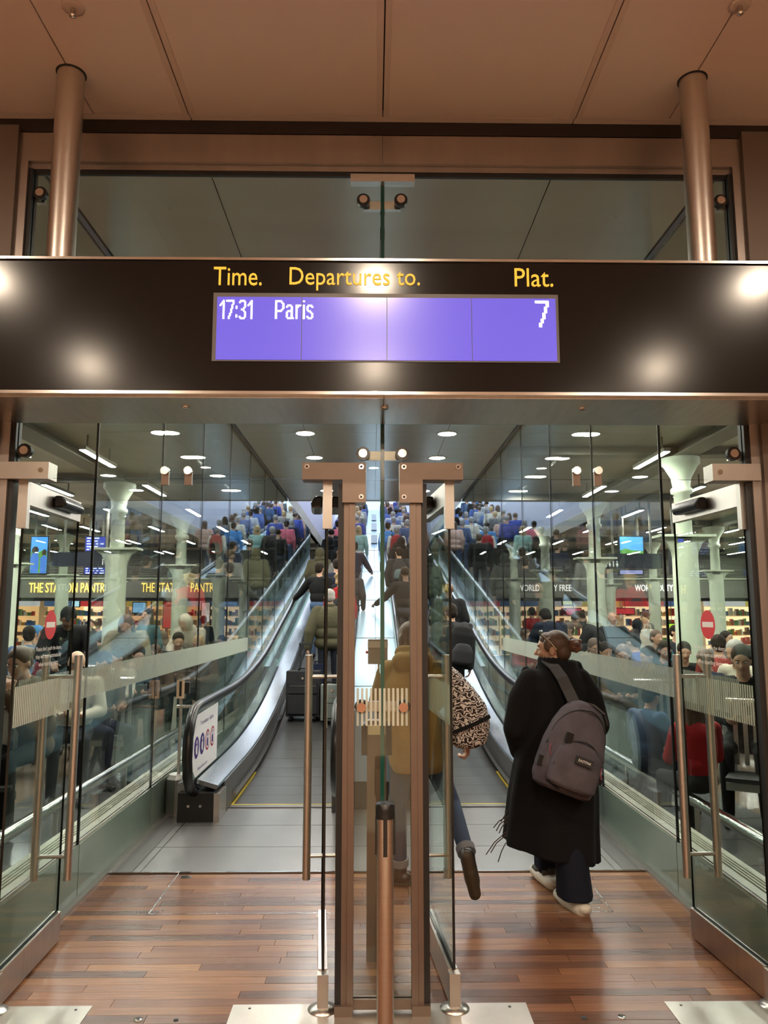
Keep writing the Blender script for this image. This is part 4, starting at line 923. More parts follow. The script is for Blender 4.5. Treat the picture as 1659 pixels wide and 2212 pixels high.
SIT = dict(neck=(0, .02, 1.06), head=(0, .08, 1.21), chest=(0, -.02, .88), belly=(0, -.02, .72), pelvis=(0, -.02, .57),
    sh=((-.175, 0, 1.01), (.175, 0, 1.01)), el=((-.23, .06, .76), (.23, .06, .76)), wr=((-.09, .27, .74), (.09, .27, .74)),
    hip=((-.09, 0, .55), (.09, 0, .55)), kn=((-.12, .42, .54), (.12, .42, .54)), an=((-.13, .40, .085), (.13, .40, .085)), toe=((0, 1, 0), (0, 1, 0)),
    hd=((.3, 1, .1), (-.3, 1, .1)), hn=((.4, .2, 1), (-.4, .2, 1)), curl=.6, turn=0.0, nod=-.35)
def body(J, voxel, fat=1.0, jacket=.02, fine=False, feet=True, headon=True):
    """mats: 0 skin 1 top 2 trousers 3 shoes"""
    F_ = Fig(); g = lambda k: V(J[k]); Hm = Rz(J['turn']) @ Rx(J['nod'])
    sp = (g('neck') - g('pelvis')).normalized(); xa = (V(J['sh'][1]) - V(J['sh'][0])).normalized(); ya = sp.cross(xa).normalized(); xa = ya.cross(sp)
    B = Matrix((xa, ya, sp)).transposed(); j = jacket
    F_.ell(g('chest'), (.160 * fat + j, .105 * fat + j, .19 + j), 1, B); F_.ell(g('belly'), (.145 * fat + j, .105 * fat + j, .15), 1, B)
    F_.ell(g('pelvis'), (.160 * fat + j * .6, .115 * fat + j * .6, .115), 1 if j > .03 else 2, B)
    F_.cap(g('neck') - sp * .06, g('neck') + (g('head') - g('neck')) * .6, .055, .052, 0)
    F_.cap(V(J['sh'][0]) * .55 + g('neck') * .45 - sp * .03, V(J['sh'][1]) * .55 + g('neck') * .45 - sp * .03, .065 + j * .5, None, 1)
    for i in (0, 1):
        F_.cap(V(J['sh'][i]) * .4 + g('neck') * .6 - sp * .04, J['sh'][i], .055 + j * .5, .058 + j * .6, 1)
        F_.cap(J['sh'][i], J['el'][i], .054 + j * .8, .043 + j * .8, 1); w0 = V(J['el'][i]).lerp(V(J['wr'][i]), .93)
        F_.cap(J['el'][i], w0, .042 + j * .8, .031 + j * .6, 1)
        hand(F_, J['wr'][i], J['hd'][i], J['hn'][i], 0, J['curl'], 1.0, 1 if i == 0 else -1)
        F_.cap(J['hip'][i], J['kn'][i], .082, .058, 2); F_.cap(J['kn'][i], J['an'][i], .058, .045, 2)
        if feet:
            a = V(J['an'][i]); t = V(J['toe'][i]).normalized(); up = V((0, 0, 1)); up = (up - t * up.dot(t)).normalized()
            F_.cap(a - up * .045 - t * .03, a - up * .048 + t * .11, .038, .036, 3); F_.cap(a - up * .05 + t * .10, a - up * .055 + t * .165, .036, .026, 3); F_.cap(a + up * .03, a - up * .03, .042, .042, 3)
    if headon: head(F_, J['head'], Hm, 0)
    return F_, Hm
def hair(c, Hm, style, mat, par, k=1.0, voxel=.012):
    F_ = Fig(); c = V(c)
    def p(x, y, z): return c + Hm @ V((x, y, z)) * k
    F_.ell(p(0, -.020, .036), (.083 * k, .097 * k, .089 * k), 0, Hm)
    if style in ('short', 'bun', 'long', 'bob', 'curly'): F_.ell(p(0, -.052, -.012), (.074 * k, .060 * k, .075 * k), 0, Hm)
    if style == 'bun': F_.ell(p(0, -.125, .03), (.045 * k, .042 * k, .045 * k), 0, Hm)
    if style == 'curly':
        rr = random.Random(3)
        for i in range(16): a = rr.uniform(0, 6.28); F_.ell(p(.07 * math.cos(a), -.04 + .06 * math.sin(a), rr.uniform(-.06, .10)), (.035 * k,) * 3, 0)
    if style in ('long', 'bob'):
        L = -.30 if style == 'long' else -.12
        for sx in (-1, -.4, .4, 1): F_.cap(p(.062 * sx, -.04, 0), p(.085 * sx, -.055 - .02 * (1 - abs(sx)), L), .036 * k, .024 * k, 0)
    if style == 'cap':
        F_.cap(p(0, .06, .05), p(0, .135, .042), .03 * k, .012 * k, 0)
    if style == 'hood':
        F_.ell(p(0, -.03, .0), (.105 * k, .105 * k, .125 * k), 0, Hm); F_.cap(p(-.06, -.06, -.13), p(.06, -.06, -.13), .06 * k, .06 * k, 0)
    return F_.build('cap' if style == 'cap' else 'hood' if style == 'hood' else 'hair', [mat], voxel, par, True, 1)
PROTO = {}
def person_proto(key, J, style, voxel=.013, fat=1.0, jacket=.02):
    o = bpy.data.objects.new('proto', None)
    F_, Hm = body(J, voxel, fat, jacket); b = F_.build('body', [SKIN, CB, CDJ, SHOE], voxel); h = {}
    PROTO[key] = (b.data, J, Hm); bpy.data.objects.remove(b)
HAIRMESH = {}
def person(key, style, x, y, z, rz, label, group, top, trs, skin=SKIN, hairm=HAIRD, k=1.0, face=False):
    me, J, Hm = PROTO[key]; t = thing('person', label, 'person', (x, y, z), rz, group); t.scale = (k, k, k)
    o = bpy.data.objects.new('body', me); COL.objects.link(o); o.parent = t
    for i, m in enumerate((skin, top, trs, SHOE)): o.material_slots[i].link = 'OBJECT'; o.material_slots[i].material = m
    if style:
        if (key, style) not in HAIRMESH: h = hair(J['head'], Hm, style, hairm, None); HAIRMESH[(key, style)] = h.data; nm = h.name.split('.')[0]; bpy.data.objects.remove(h)
        h = bpy.data.objects.new('cap' if style == 'cap' else 'hood' if style == 'hood' else 'hair', HAIRMESH[(key, style)]); COL.objects.link(h); h.parent = t
        h.material_slots[0].link = 'OBJECT'; h.material_slots[0].material = hairm if style != 'hood' else top
    if face: eyes(J['head'], Hm, t)
    return t
def mod(J, **k): d = dict(J); d.update(k); return d
person_proto('stand', STAND, None)
person_proto('coat', mod(STAND, el=((-.25, -.04, 1.14), (.25, -.04, 1.14)), turn=.25), None, fat=1.15, jacket=.04)
person_proto('rail_l', mod(STAND, el=((-.36, .12, 1.17), (.24, -.04, 1.12)), wr=((-.50, .30, 1.06), (.22, .1, .92)), hd=((-.4, 1, -.1), (0, .2, -1)), hn=((0, 0, -1), (-1, 0, 0)), turn=-.3), None, jacket=.03)
person_proto('rail_r', mod(STAND, el=((-.24, -.04, 1.12), (.34, .12, 1.17)), wr=((-.22, .1, .92), (.46, .30, 1.05)), hd=((0, .2, -1), (.4, 1, -.1)), hn=((1, 0, 0), (0, 0, -1)), turn=.5), None, jacket=.03)
person_proto('lean', mod(STAND, neck=(0, .22, 1.36), head=(0, .33, 1.45), chest=(0, .13, 1.20), belly=(0, .05, 1.05), sh=((-.18, .18, 1.31), (.18, .18, 1.31)), el=((-.25, .30, 1.08), (.25, .30, 1.08)), wr=((-.12, .50, 1.0), (.12, .50, 1.0)), hd=((.2, 1, -.2), (-.2, 1, -.2)), hn=((.3, 0, -1), (-.3, 0, -1)), nod=-.5), None, jacket=.03)
person_proto('sit', SIT, None, jacket=.025)
person_proto('sit_up', mod(SIT, nod=-.05, turn=.3, head=(0, .05, 1.22)), None, jacket=.025)
person_proto('sit_think', mod(SIT, neck=(0, .10, 1.05), head=(0, .18, 1.19), chest=(0, .04, .88), sh=((-.175, .07, 1.01), (.175, .07, 1.01)), el=((-.2, .32, .74), (.2, .32, .74)), wr=((-.04, .34, .98), (.05, .33, .99)), hd=((.3, -.1, 1), (-.3, -.1, 1)), hn=((0, -1, .2), (0, -1, .2)), curl=1.0, nod=-.35), None, jacket=.035)

# --- travellers on the walkways
G1 = 'travellers riding the left walkway'; G2 = 'travellers riding the right walkway'
def rider(px, Y, key, style, label, grp, top, trs, hairm=HAIRD, rz=0.0, k=1.0, skin=SKIN):
    x = at(px, 1250, Y).x; return person(key, style, x, Y, zb(Y) + .006, rz, label, grp, top, trs, skin, hairm, k), x
BAGM = {}
def backpack(x, y, z, rz, label, mats_, grp=None, k=1.0, lean=0.0):
    """worn on a back that faces -y"""
    t = thing('backpack', label, 'backpack', (x, y, z), rz, grp); t.scale = (k, k, k)
    if not BAGM:
        F_ = Fig(); F_.loft([((0, 0, z_), a, b, 0) for z_, a, b in ((-.23, .10, .06), (-.21, .145, .085), (-.05, .155, .10), (.12, .145, .09), (.20, .10, .06), (.225, .05, .03))]); b = F_.build('shell', [CB], .012); BAGM['shell'] = b.data; bpy.data.objects.remove(b)
        F_ = Fig(); F_.loft([((0, -.09, z_), a, b, 0) for z_, a, b in ((-.19, .08, .04), (-.16, .115, .06), (-.05, .115, .06), (.02, .08, .045), (.035, .04, .03))]); b = F_.build('front_pocket', [CB], .012); BAGM['front_pocket'] = b.data; bpy.data.objects.remove(b)
        m = MB()
        for sx in (-1, 1): m.tube([(sx * .09, .06, .16), (sx * .11, .11, .235), (sx * .12, .19, .25), (sx * .12, .26, .2), (sx * .13, .30, .05), (sx * .14, .22, -.12), (sx * .13, .08, -.17)], .016, 8, sx=1.5)
        BAGM['straps'] = m.mesh('straps'); BAGM['straps'].materials.append(CB)
    for n, m in zip(('shell', 'front_pocket', 'straps'), mats_):
        o = bpy.data.objects.new(n, BAGM[n]); COL.objects.link(o); o.parent = t
        if n == 'straps': o.rotation_euler = (0, 0, 0)
        o.material_slots[0].link = 'OBJECT'; o.material_slots[0].material = m
    return t
LR = [  # px of the head, Y, pose, hair, label, top, trousers, hair colour
    (735, 12.9, 'stand', 'curly', 'blonde traveller with red backpack just ahead of the olive bomber jacket', CRD, CDJ, HAIRL),
    (690, 14.1, 'rail_l', 'short', 'traveller in black reaching a hand out to the left handrail', CB, CDN, HAIRD),
    (727, 14.6, 'stand', 'short', 'dark haired traveller in navy with headphones on the left walkway', CNV, CDJ, HAIRD),
    (736, 15.9, 'stand', 'curly', 'traveller with curly light brown hair on the left walkway', CGR, CDJ, HAIRB),
    (690, 16.3, 'coat', 'hood', 'traveller in olive hooded parka standing against the left handrail', COL_, CDJ, HAIRD),
    (738, 17.9, 'stand', 'short', 'traveller in puffy black jacket above the curly haired one', CB, CDJ, HAIRB),
    (712, 18.4, 'stand', 'hood', 'traveller in black hood beside the puffy black jacket', CB, CB, HAIRD),
    (764, 17.4, 'rail_r', 'short', 'traveller in dark navy with arm on the inner handrail of the left walkway', CNV, CDJ, HAIRD),
    (757, 14.0, 'stand', 'short', 'traveller in charcoal by the inner handrail, left walkway', CDG, CDJ, HAIRD),
    (715, 20.2, 'stand', 'cap', 'traveller in black cap high on the left walkway', CB, CDJ, HAIRD),
    (737, 20.9, 'coat', 'short', 'grey haired traveller in black coat high on the left walkway', CB, CDJ, HAIRG),
    (729, 22.7, 'stand', 'short', 'traveller in pink jacket high on the left walkway', CPK, CJ, HAIRD),
    (774, 21.2, 'stand', 'long', 'light haired traveller in mint top high on the left walkway', CGN, CWH, HAIRL)]
for (px, Y, key, st, lab, tp, tr, hm) in LR:
    rider(px, Y, key, st, lab, G1, tp, tr, hm, rz=random.Random(px).uniform(-.2, .2))
RR = [
    (969, 12.0, 'coat', 'short', 'bald dark skinned traveller in black coat ahead of the black backpack', CB, CDJ, HAIRD, SKIND),
    (876, 13.6, 'rail_l', 'cap', 'traveller in black cap leaning to the inner handrail, right walkway', CB, CDJ, HAIRD, SKIND),
    (893, 15.0, 'coat', 'short', 'broad traveller in black puffer above the black capped one', CB, CDJ, HAIRD, SKIN),
    (862, 16.4, 'coat', 'short', 'traveller in black and slate jacket looking right on the right walkway', CDG, CDJ, HAIRD, SKIN),
    (925, 15.4, 'coat', 'hood', 'hooded dark traveller against the outer handrail of the right walkway', CB, CDJ, HAIRD, SKIN),
    (866, 18.4, 'stand', 'hood', 'traveller in black hood high on the right walkway', CB, CDJ, HAIRD, SKIN),
    (900, 19.2, 'coat', 'short', 'traveller in black behind the red and black rucksack', CB, CDJ, HAIRB, SKIN),
    (857, 21.0, 'stand', 'short', 'traveller in cream top wearing a large red and black rucksack', CWH, CDJ, HAIRG, SKIN),
    (838, 22.2, 'stand', 'short', 'traveller in bright blue jacket by the inner handrail, right walkway', CSB, CJ, HAIRD, SKIN),
    (880, 23.2, 'stand', 'short', 'traveller in denim blue beyond the cream top', CDN, CJ, HAIRG, SKIN),
    (905, 22.6, 'coat', 'long', 'traveller in pale peach coat high on the right walkway', COR, CJ, HAIRB, SKIN)]
for (px, Y, key, st, lab, tp, tr, hm, sk) in RR:
    rider(px, Y, key, None if lab.startswith('bald') else st, lab, G2, tp, tr, hm, rz=random.Random(px).uniform(-.2, .2), skin=sk)
pal = [('royal blue', CRB), ('white', CWH), ('mid blue', cloth('mid_blue', (.07, .12, .32))), ('navy', CNV), ('grey', CGR), ('pale grey', cloth('pale_grey', (.35, .36, .38))), ('denim blue', CDN), ('peach', COR), ('dusty blue', cloth('dusty_blue', (.12, .17, .32))), ('black', CB)]
rr = random.Random(21)
for s_, g in ((-1, G1), (1, G2)):
    k = 0; Y = 24.2
    for row_ in range(10):
        for off in ((.58, 1.08) if s_ < 0 else (.60, 1.10)):
            cn, cm = pal[(k * 3 + (0 if s_ < 0 else 1) + row_) % 10]; side = 'inner' if off < .8 else 'outer'
            person(rr.choice(('stand', 'coat', 'stand')), rr.choice(('short', 'long', 'short', 'cap')), s_ * off + rr.uniform(-.06, .06), Y + rr.uniform(-.15, .15), zb(Y) + .006, rr.uniform(-.4, .4),
                'far traveller in %s on the upper %s walkway, %s side, row %s' % (cn, 'left' if s_ < 0 else 'right', side, (rowname + ['eighth', 'ninth', 'tenth'])[row_]), g, cm, rr.choice((CDJ, CJ, CB)), SKIN, rr.choice((HAIRD, HAIRB, HAIRL, HAIRG)), rr.uniform(.93, 1.05)); k += 1
        Y += 1.25
def pack_on(px, Y, label, mats_, k=1.0, dz=1.28): x = at(px, 1250, Y).x; return backpack(x, Y - .20, zb(Y) + dz, 0, label, mats_, 'rucksacks worn on the walkways', k)
pack_on(735, 12.9, 'red rucksack with dark pocket worn by the blonde traveller', (CRD, CDG, CB), 1.0, 1.26)
pack_on(727, 14.6, 'navy rucksack worn on the left walkway', (CNV, CNV, CB), .8, 1.2)
pack_on(857, 21.0, 'large red and black rucksack high on the right walkway', (CRD, CB, CB), 1.15, 1.2)
pack_on(838, 22.2, 'bright blue rucksack high on the right walkway', (CSB, CSB, CB), .9, 1.25)
pack_on(862, 16.4, 'black and slate rucksack on the right walkway', (CDG, M('slate_panel', (.05, .09, .10), .4), CB), 1.0, 1.2)
# olive bomber man with suitcase
YO = 11.4; xo = at(712, 1300, YO).x; zo = zb(YO) + .006
J = mod(STAND, el=((-.285, -.08, 1.10), (.25, -.04, 1.10)), wr=((-.31, -.06, .86), (.23, .08, .88)), hd=((0, -.1, -1), (0, .2, -1)), hn=((1, 0, 0), (-1, 0, 0)), curl=1.0, nod=-.15, head=(0, .03, 1.60))
F_, Hm = body(J, .01, 1.25, .05)
t = thing('person', 'grey haired man in olive bomber jacket and dark jeans holding a suitcase handle', 'person', (xo, YO, zo), R(4))
F_.build('body', [SKIN, COL_, CDJ, SHOE], .0085, t)
hair(J['head'], Hm, 'short', HAIRG, t, 1.0, .008)
MB().lathe([(.175, .0), (.19, .02), (.19, .05), (.175, .07)], (0, -.005, .91), 30).build('jacket_hem', COL_, t, True); t.children[-1].scale = (1.12, .82, 1)
MB().lathe([(.078, 0), (.085, .02), (.08, .045), (.06, .05)], (0, -.01, 1.455), 20).build('collar', COL_, t, True)
def suitcase(x, y, z, w_, d_, h_, label, mat, handle=True, rz=0):
    s = thing('suitcase', label, 'suitcase', (x, y, z), rz, None)
    MB().box(-w_ / 2, w_ / 2, -d_ / 2, d_ / 2, .05, h_).build('shell', mat, s, True, bevel=.03)
    MB().box(-w_ / 2 + .03, w_ / 2 - .03, -d_ / 2 - .022, -d_ / 2 + .01, .09, h_ * .52).build('front_pocket', mat, s, True, bevel=.012)
    MB().box(-w_ / 2 + .03, w_ / 2 - .03, -d_ / 2 - .016, -d_ / 2 + .01, h_ * .55, h_ * .78).build('front_pocket', mat, s, True, bevel=.01)
    MB().box(-w_ / 2 + .05, w_ / 2 - .05, -d_ / 2 - .02, -d_ / 2 - .012, h_ * .70, h_ * .707).build('zip', STEEL, s, True)
    MB().disc_y((0.0, -d_ / 2 - .018, h_ * .86), .016, .012).build('badge', POLISH, s, True)
    MB().tube([(-.08, -.0, h_), (-.07, 0, h_ + .03), (.07, 0, h_ + .03), (.08, 0, h_)], .012, 8).build('carry_handle', CB, s, True)
    if handle:
        for sx in (-1, 1): MB().box(sx * .07 - .008, sx * .07 + .008, d_ / 2 - .05, d_ / 2 - .03, h_, h_ + .36).build('pull_rod', DARK, s, True)
        MB().box(-.09, .09, d_ / 2 - .06, d_ / 2 - .02, h_ + .35, h_ + .38).build('pull_grip', DARK, s, True, bevel=.006)
    for sx in (-1, 1):
        for sy in (-1, 1): MB().tube([(sx * (w_ / 2 - .06) - .012, sy * (d_ / 2 - .04), .027), (sx * (w_ / 2 - .06) + .012, sy * (d_ / 2 - .04), .027)], .026, 12).build('wheel', DARK, s, True)
    return s
YC = 10.9; suitcase(at(657, 1450, YC).x, YC, zb(YC) + .01, .46, .26, .66, 'large black fabric suitcase with extended handle standing on the left walkway', CDG, True, R(-3))
suitcase(at(688, 1450, 11.35).x + .02, 11.38, zb(11.35) + .01, .18, .24, .64, 'narrow navy case tucked beside the large black suitcase', CNV, False)
suitcase(at(718, 1450, 10.75).x, 10.75, zb(10.7) + .01, .30, .22, .52, 'grey green suitcase behind the left door post', M('case_grey', (.20, .22, .20), .6), False)
# man with the black backpack on the right walkway
YB = 10.1; xb = at(975, 1400, YB).x
J = mod(STAND, turn=.2, nod=-.25, head=(0, .04, 1.59)); F_, Hm = body(J, .01, 1.2, .045)
t = thing('person', 'man in dark jacket and trousers wearing a black backpack, nearest on right walkway', 'person', (xb, YB, zb(YB) + .006), R(-6))
F_.build('body', [SKIN, CDG, CB, SHOE], .009, t); hair(J['head'], Hm, 'short', HAIRD, t, 1.0, .01)
b = backpack(xb + .10, YB - .25, zb(YB) + 1.17, R(8), 'slouching black backpack on the man nearest on the right walkway', (CB, CDG, CB), None, 1.2); b.rotation_euler[1] = R(8)

# --- people in the hall
GL_ = 'people waiting in the left hall'; GR_ = 'people waiting in the right hall'
def seated(px, py, Y, key, style, label, top, trs, hairm, rz, skin=SKIN, k=1.0, grp=None, face=False, zoff=None):
    q = at(px, py, Y); J = PROTO[key][1]; hz = J['head'][2] * k
    hx, hy = J['head'][0] * k, J['head'][1] * k; c, s_ = math.cos(rz), math.sin(rz)
    x = q.x - (hx * c - hy * s_); y = Y - (hx * s_ + hy * c)
    z = 0; k2 = min(max(k * q.z / hz, .85), 1.15) if zoff is None else k
    return person(key, style, x, y, z, rz, label, grp or (GL_ if q.x < 0 else GR_), top, trs, skin, hairm, k2, face)
seated(45, 1432, 6.4, 'sit_think', 'bun', 'girl in brown hoodie with hands at her mouth at the left edge', CBW, CB, HAIRB, R(170), face=True)
seated(166, 1432, 7.6, 'sit', None, 'bald grey man seated behind the left door handles', CWH, CDJ, HAIRG, R(195), face=True)
seated(225, 1432, 8.2, 'sit', 'cap', 'person in navy cap slumped on the bench, left hall', CBW, CNV, CNV, R(230))
seated(148, 1336, 9.2, 'lean', 'cap', 'dark skinned person in black coat and beanie leaning over, left hall', CB, CB, CB, R(200), SKIND, 1.12)
seated(272, 1350, 10.2, 'lean', 'bob', 'dark bobbed woman in patterned blouse bending forward, left hall', cloth('patterned', (.20, .17, .10), noise=.9, nscale=40), CB, HAIRB, R(190), k=1.1)
seated(318, 1330, 13.5, 'stand', 'long', 'dark haired woman in teal jacket standing by the nearest left column', CTL, CDJ, HAIRD, R(150))
seated(400, 1345, 12.3, 'lean', 'hood', 'person in cream hooded top leaning forward by the second left column', CWH, CDJ, HAIRD, R(160), k=1.05)
seated(428, 1392, 11.2, 'sit', 'long', 'long haired blonde woman seated close to the left corridor glass', CBW, CB, HAIRL, R(180), face=True)
seated(385, 1385, 11.6, 'sit', 'short', 'person in dark grey seated below the cream hooded one', CDG, CB, HAIRD, R(200))
seated(62, 1370, 11.8, 'sit_up', 'short', 'man in blue shirt seated behind the girl in the brown hoodie', CDN, CB, HAIRD, R(10))
seated(78, 1368, 12.6, 'sit_up', 'short', 'person with turquoise hat in the left hall', CGR, CB, CSB, R(90))
seated(98, 1375, 12.2, 'sit_up', 'short', 'man with brown hair facing left beside the turquoise hat', CRD, CB, HAIRB, R(90))
seated(195, 1350, 15.2, 'stand', 'short', 'person in dark blue jacket standing near the left shop', CNV, CDJ, HAIRD, R(200))
seated(212, 1348, 16.2, 'stand', 'short', 'person in black with back turned, left hall', CB, CB, HAIRD, R(20))
seated(440, 1340, 19.5, 'stand', 'short', 'dark clothed person standing between the second and third left columns', CB, CDJ, HAIRD, R(10))
seated(520, 1392, 13.6, 'sit', 'short', 'person in red top seated beside the left walkway incline', CRD, CWH, HAIRD, R(190))
seated(478, 1385, 15.5, 'sit', 'short', 'person in black seated beyond the third left column', CB, CB, HAIRD, R(160))
seated(352, 1378, 14.5, 'sit', 'long', 'brown haired person seated behind the dark bobbed woman', CGR, CB, HAIRB, R(20))
seated(120, 1405, 10.2, 'sit', 'short', 'person in maroon seated below the leaning beanie wearer', cloth('maroon', (.12, .02, .03)), CB, HAIRD, R(200))
for (px, py, Y, ky, st, lab, c, hm, rz_) in ((112, 1424, 9.6, 'sit', 'short', 'person in grey top seated behind the near left door handle', CGR, HAIRB, 170), (188, 1402, 11.2, 'sit', 'long', 'long haired person in black seated beyond the navy capped one', CB, HAIRD, 190), (252, 1422, 9.7, 'sit', 'short', 'person in pale top seated with head bowed, left hall', CWH, HAIRD, 150),
    (300, 1416, 9.9, 'sit', 'short', 'person in navy seated under the teal jacket', CNV, HAIRD, 200), (334, 1412, 10.4, 'sit', 'bob', 'person in brown seated below the second left column', CBW, HAIRB, 165), (462, 1402, 12.0, 'sit', 'short', 'person in black seated right of the long haired blonde', CB, HAIRD, 185), (500, 1392, 13.0, 'sit', 'long', 'person in charcoal seated low beside the walkway, left hall', CDG, HAIRL, 170),
    (214, 1378, 14.8, 'sit_up', 'short', 'person in olive seated behind the nearest left column', COL_, HAIRD, 20), (300, 1376, 14.8, 'sit_up', 'hood', 'person in dark hood seated beyond the dark bobbed woman', CDG, HAIRD, 40), (1308, 1408, 9.8, 'sit', 'short', 'person in olive seated next to the young man in leather', COL_, HAIRD, 190),
    (1478, 1408, 9.6, 'sit', 'short', 'person in black seated left of the right door handle', CB, HAIRD, 165), (1522, 1426, 8.6, 'sit', 'short', 'person with bare arm seated behind the right handles', CNV, HAIRB, 20), (1570, 1380, 12.6, 'sit_up', 'short', 'person in grey seated beyond the brick red sweater', CGR, HAIRD, 190), (1418, 1378, 12.4, 'sit_up', 'short', 'person in teal seated under the patterned coat', CTL, HAIRB, 180)):
    seated(px, py, Y, ky, st, lab, c, CB, hm, R(rz_))
# right hall
seated(1603, 1425, 6.8, 'sit', 'short', 'young man in black jacket seated at the far right edge', CB, CB, HAIRD, R(150), face=True)
seated(1408, 1512, 6.7, 'sit', 'short', 'boy in denim blue jacket sitting close to the right glass', CDN, CNV, HAIRD, R(-60), zoff=-.02, k=.84)
seated(1490, 1530, 6.0, 'sit', 'long', 'person in red hoodie with long hair, back turned, behind the right handles', CRD, CDG, HAIRB, R(8), zoff=-.0, k=.84)
seated(1588, 1408, 8.4, 'sit', 'short', 'grey haired person with cream collar at the right edge', CWH, CGR, HAIRG, R(120))
seated(1552, 1395, 9.4, 'sit', 'short', 'person in brick red sweater with back turned, right hall', cloth('brick', (.22, .035, .03)), CDN, HAIRD, R(-15))
seated(1640, 1372, 12.5, 'sit_up', 'long', 'blonde woman at the right edge behind the pale column', CDG, CB, HAIRL, R(160))
seated(1346, 1415, 9.1, 'sit', 'long', 'brown haired woman with glasses seated along the right glass', CBW, CB, HAIRB, R(160), face=True)
seated(1400, 1418, 9.2, 'sit', 'long', 'dark long haired person with head bowed, right hall', CDG, CB, HAIRD, R(100))
seated(1436, 1405, 10.2, 'sit', 'bob', 'dark haired woman looking at a phone, right hall', CB, CB, HAIRD, R(175), face=True)
seated(1368, 1388, 11.0, 'sit', 'short', 'dark haired person in royal blue top, right hall', CRB, CB, HAIRD, R(30))
seated(1284, 1400, 10.2, 'sit', 'short', 'young man in leather jacket seated beside the coat wearer, facing the doors', CDG, CB, HAIRB, R(185), face=True)
seated(1323, 1336, 14.0, 'coat', None, 'bald man in black jacket standing by the right column', CB, CB, HAIRD, R(165), face=True)
seated(1374, 1350, 14.6, 'coat', 'hood', 'person in black hood carrying a cream bag, right hall', CB, CB, HAIRD, R(20))
seated(1393, 1346, 15.6, 'coat', 'long', 'blonde woman in patterned brown coat standing in the right hall', CBW, CB, HAIRL, R(175), face=True)
seated(1393, 1332, 17.6, 'stand', 'short', 'dark haired person behind the blonde woman', CGR, CB, HAIRB, R(40))
seated(1178, 1325, 12.4, 'lean', 'short', 'person in navy sweater bending with back turned, seen above the coat wearer', CNV, CB, HAIRD, R(15), k=1.1)
seated(1250, 1340, 11.6, 'lean', 'long', 'long haired person in black bending left, beside the navy sweater', CB, CB, HAIRD, R(70), k=1.1)
seated(1148, 1322, 21, 'stand', 'short', 'shopper in red top at the right shop', CRD, CB, HAIRD, R(20))
seated(1138, 1375, 14, 'sit_up', 'curly', 'curly haired person in red seated low beside the right walkway', CRD, CB, HAIRB, R(190))
seated(1228, 1358, 15.4, 'sit_up', 'short', 'person seated in dark top below the red sale poster', CB, CB, HAIRB, R(100))
seated(1460, 1366, 14.2, 'sit_up', 'short', 'dark haired child seated in front of the lime green panel', CDG, CB, HAIRD, R(185))
for (lab, px, py, Y, c, w_, h_) in (('cream cloth bag held by the person in the black hood', 1400, 1378, 14.4, CWH, .16, .24), ('black trolley luggage by the dark haired woman, right hall', 1428, 1405, 10.6, CDG, .26, .34), ('black pushchair luggage beside the bald standing man', 1338, 1370, 12.6, CB, .24, .3)):
    q = at(px, py, Y); q.z = q.z - h_ if 'held' in lab else 0; h_ = h_ if 'held' in lab else .5; t = thing('luggage_bag', lab, 'bag', (q.x, Y, q.z)); F_ = Fig(); F_.loft([((0, 0, z_), a * w_, .09, 0) for z_, a in ((0, .8), (.04, 1), (h_, 1.0), (h_ * 1.6, .8), (h_ * 1.7, .4))], fold=.03); F_.build('bag_body', [c], .02, t)
    MB().tube([(-.06, 0, h_ * 1.65), (-.05, 0, h_ * 2), (.05, 0, h_ * 2), (.06, 0, h_ * 1.65)], .012, 8).build('bag_handle', c, t, True)
def ribbon(pts, w_, th, wd=None):
    mb = MB(); vs = []; pts = [V(p) for p in pts]; n = len(pts)
    for i, p in enumerate(pts):
        t = (pts[min(i + 1, n - 1)] - pts[max(i - 1, 0)]).normalized(); x = V(wd or (1, 0, 0)); x = (x - t * x.dot(t)).normalized(); nn = t.cross(x)
        for a, b in ((-1, -1), (1, -1), (1, 1), (-1, 1)): vs.append(p + x * a * w_ / 2 + nn * b * th / 2)
    fs = [(i * 4 + k, i * 4 + (k + 1) % 4, (i + 1) * 4 + (k + 1) % 4, (i + 1) * 4 + k) for i in range(n - 1) for k in range(4)] + [(0, 1, 2, 3), (n * 4 - 4, n * 4 - 3, n * 4 - 2, n * 4 - 1)]
    return mb.add(vs, fs, 0, False)
# --- woman in the long black coat
WX, WY = 1.095, 4.86
wm = thing('person', 'woman in long black coat and cream soled trainers walking away, face turned left', 'person', (WX, WY, 0))
J = dict(neck=(0, 0, 1.36), head=(-.005, .03, 1.497), chest=(0, 0, 1.18), belly=(0, 0, 1.02), pelvis=(0, 0, .88),
    sh=((-.16, 0, 1.30), (.16, 0, 1.30)), el=((-.235, -.01, 1.04), (.225, -.01, 1.04)), wr=((-.17, .14, .90), (.17, .14, .90)),
    hip=((-.08, 0, .84), (.08, 0, .84)), kn=((-.06, .20, .48), (.05, .0, .46)), an=((-.03, .30, .10), (.045, -.13, .085)), toe=((-.25, 1, -.15), (-.35, 1, 0)),
    hd=((.5, 1, -.3), (-.5, 1, -.3)), hn=((1, -.4, 0), (-1, -.4, 0)), curl=.7, turn=R(72), nod=-.05)
F_, Hm = body(J, .008, 1.0, .0, feet=False)
TR = cloth('midnight_jeans', (.008, .010, .020))
F_.build('body', [SKIN, CB, TR, SHOE], .0075, wm, smooth=1)
eyes(J['head'], Hm, wm)
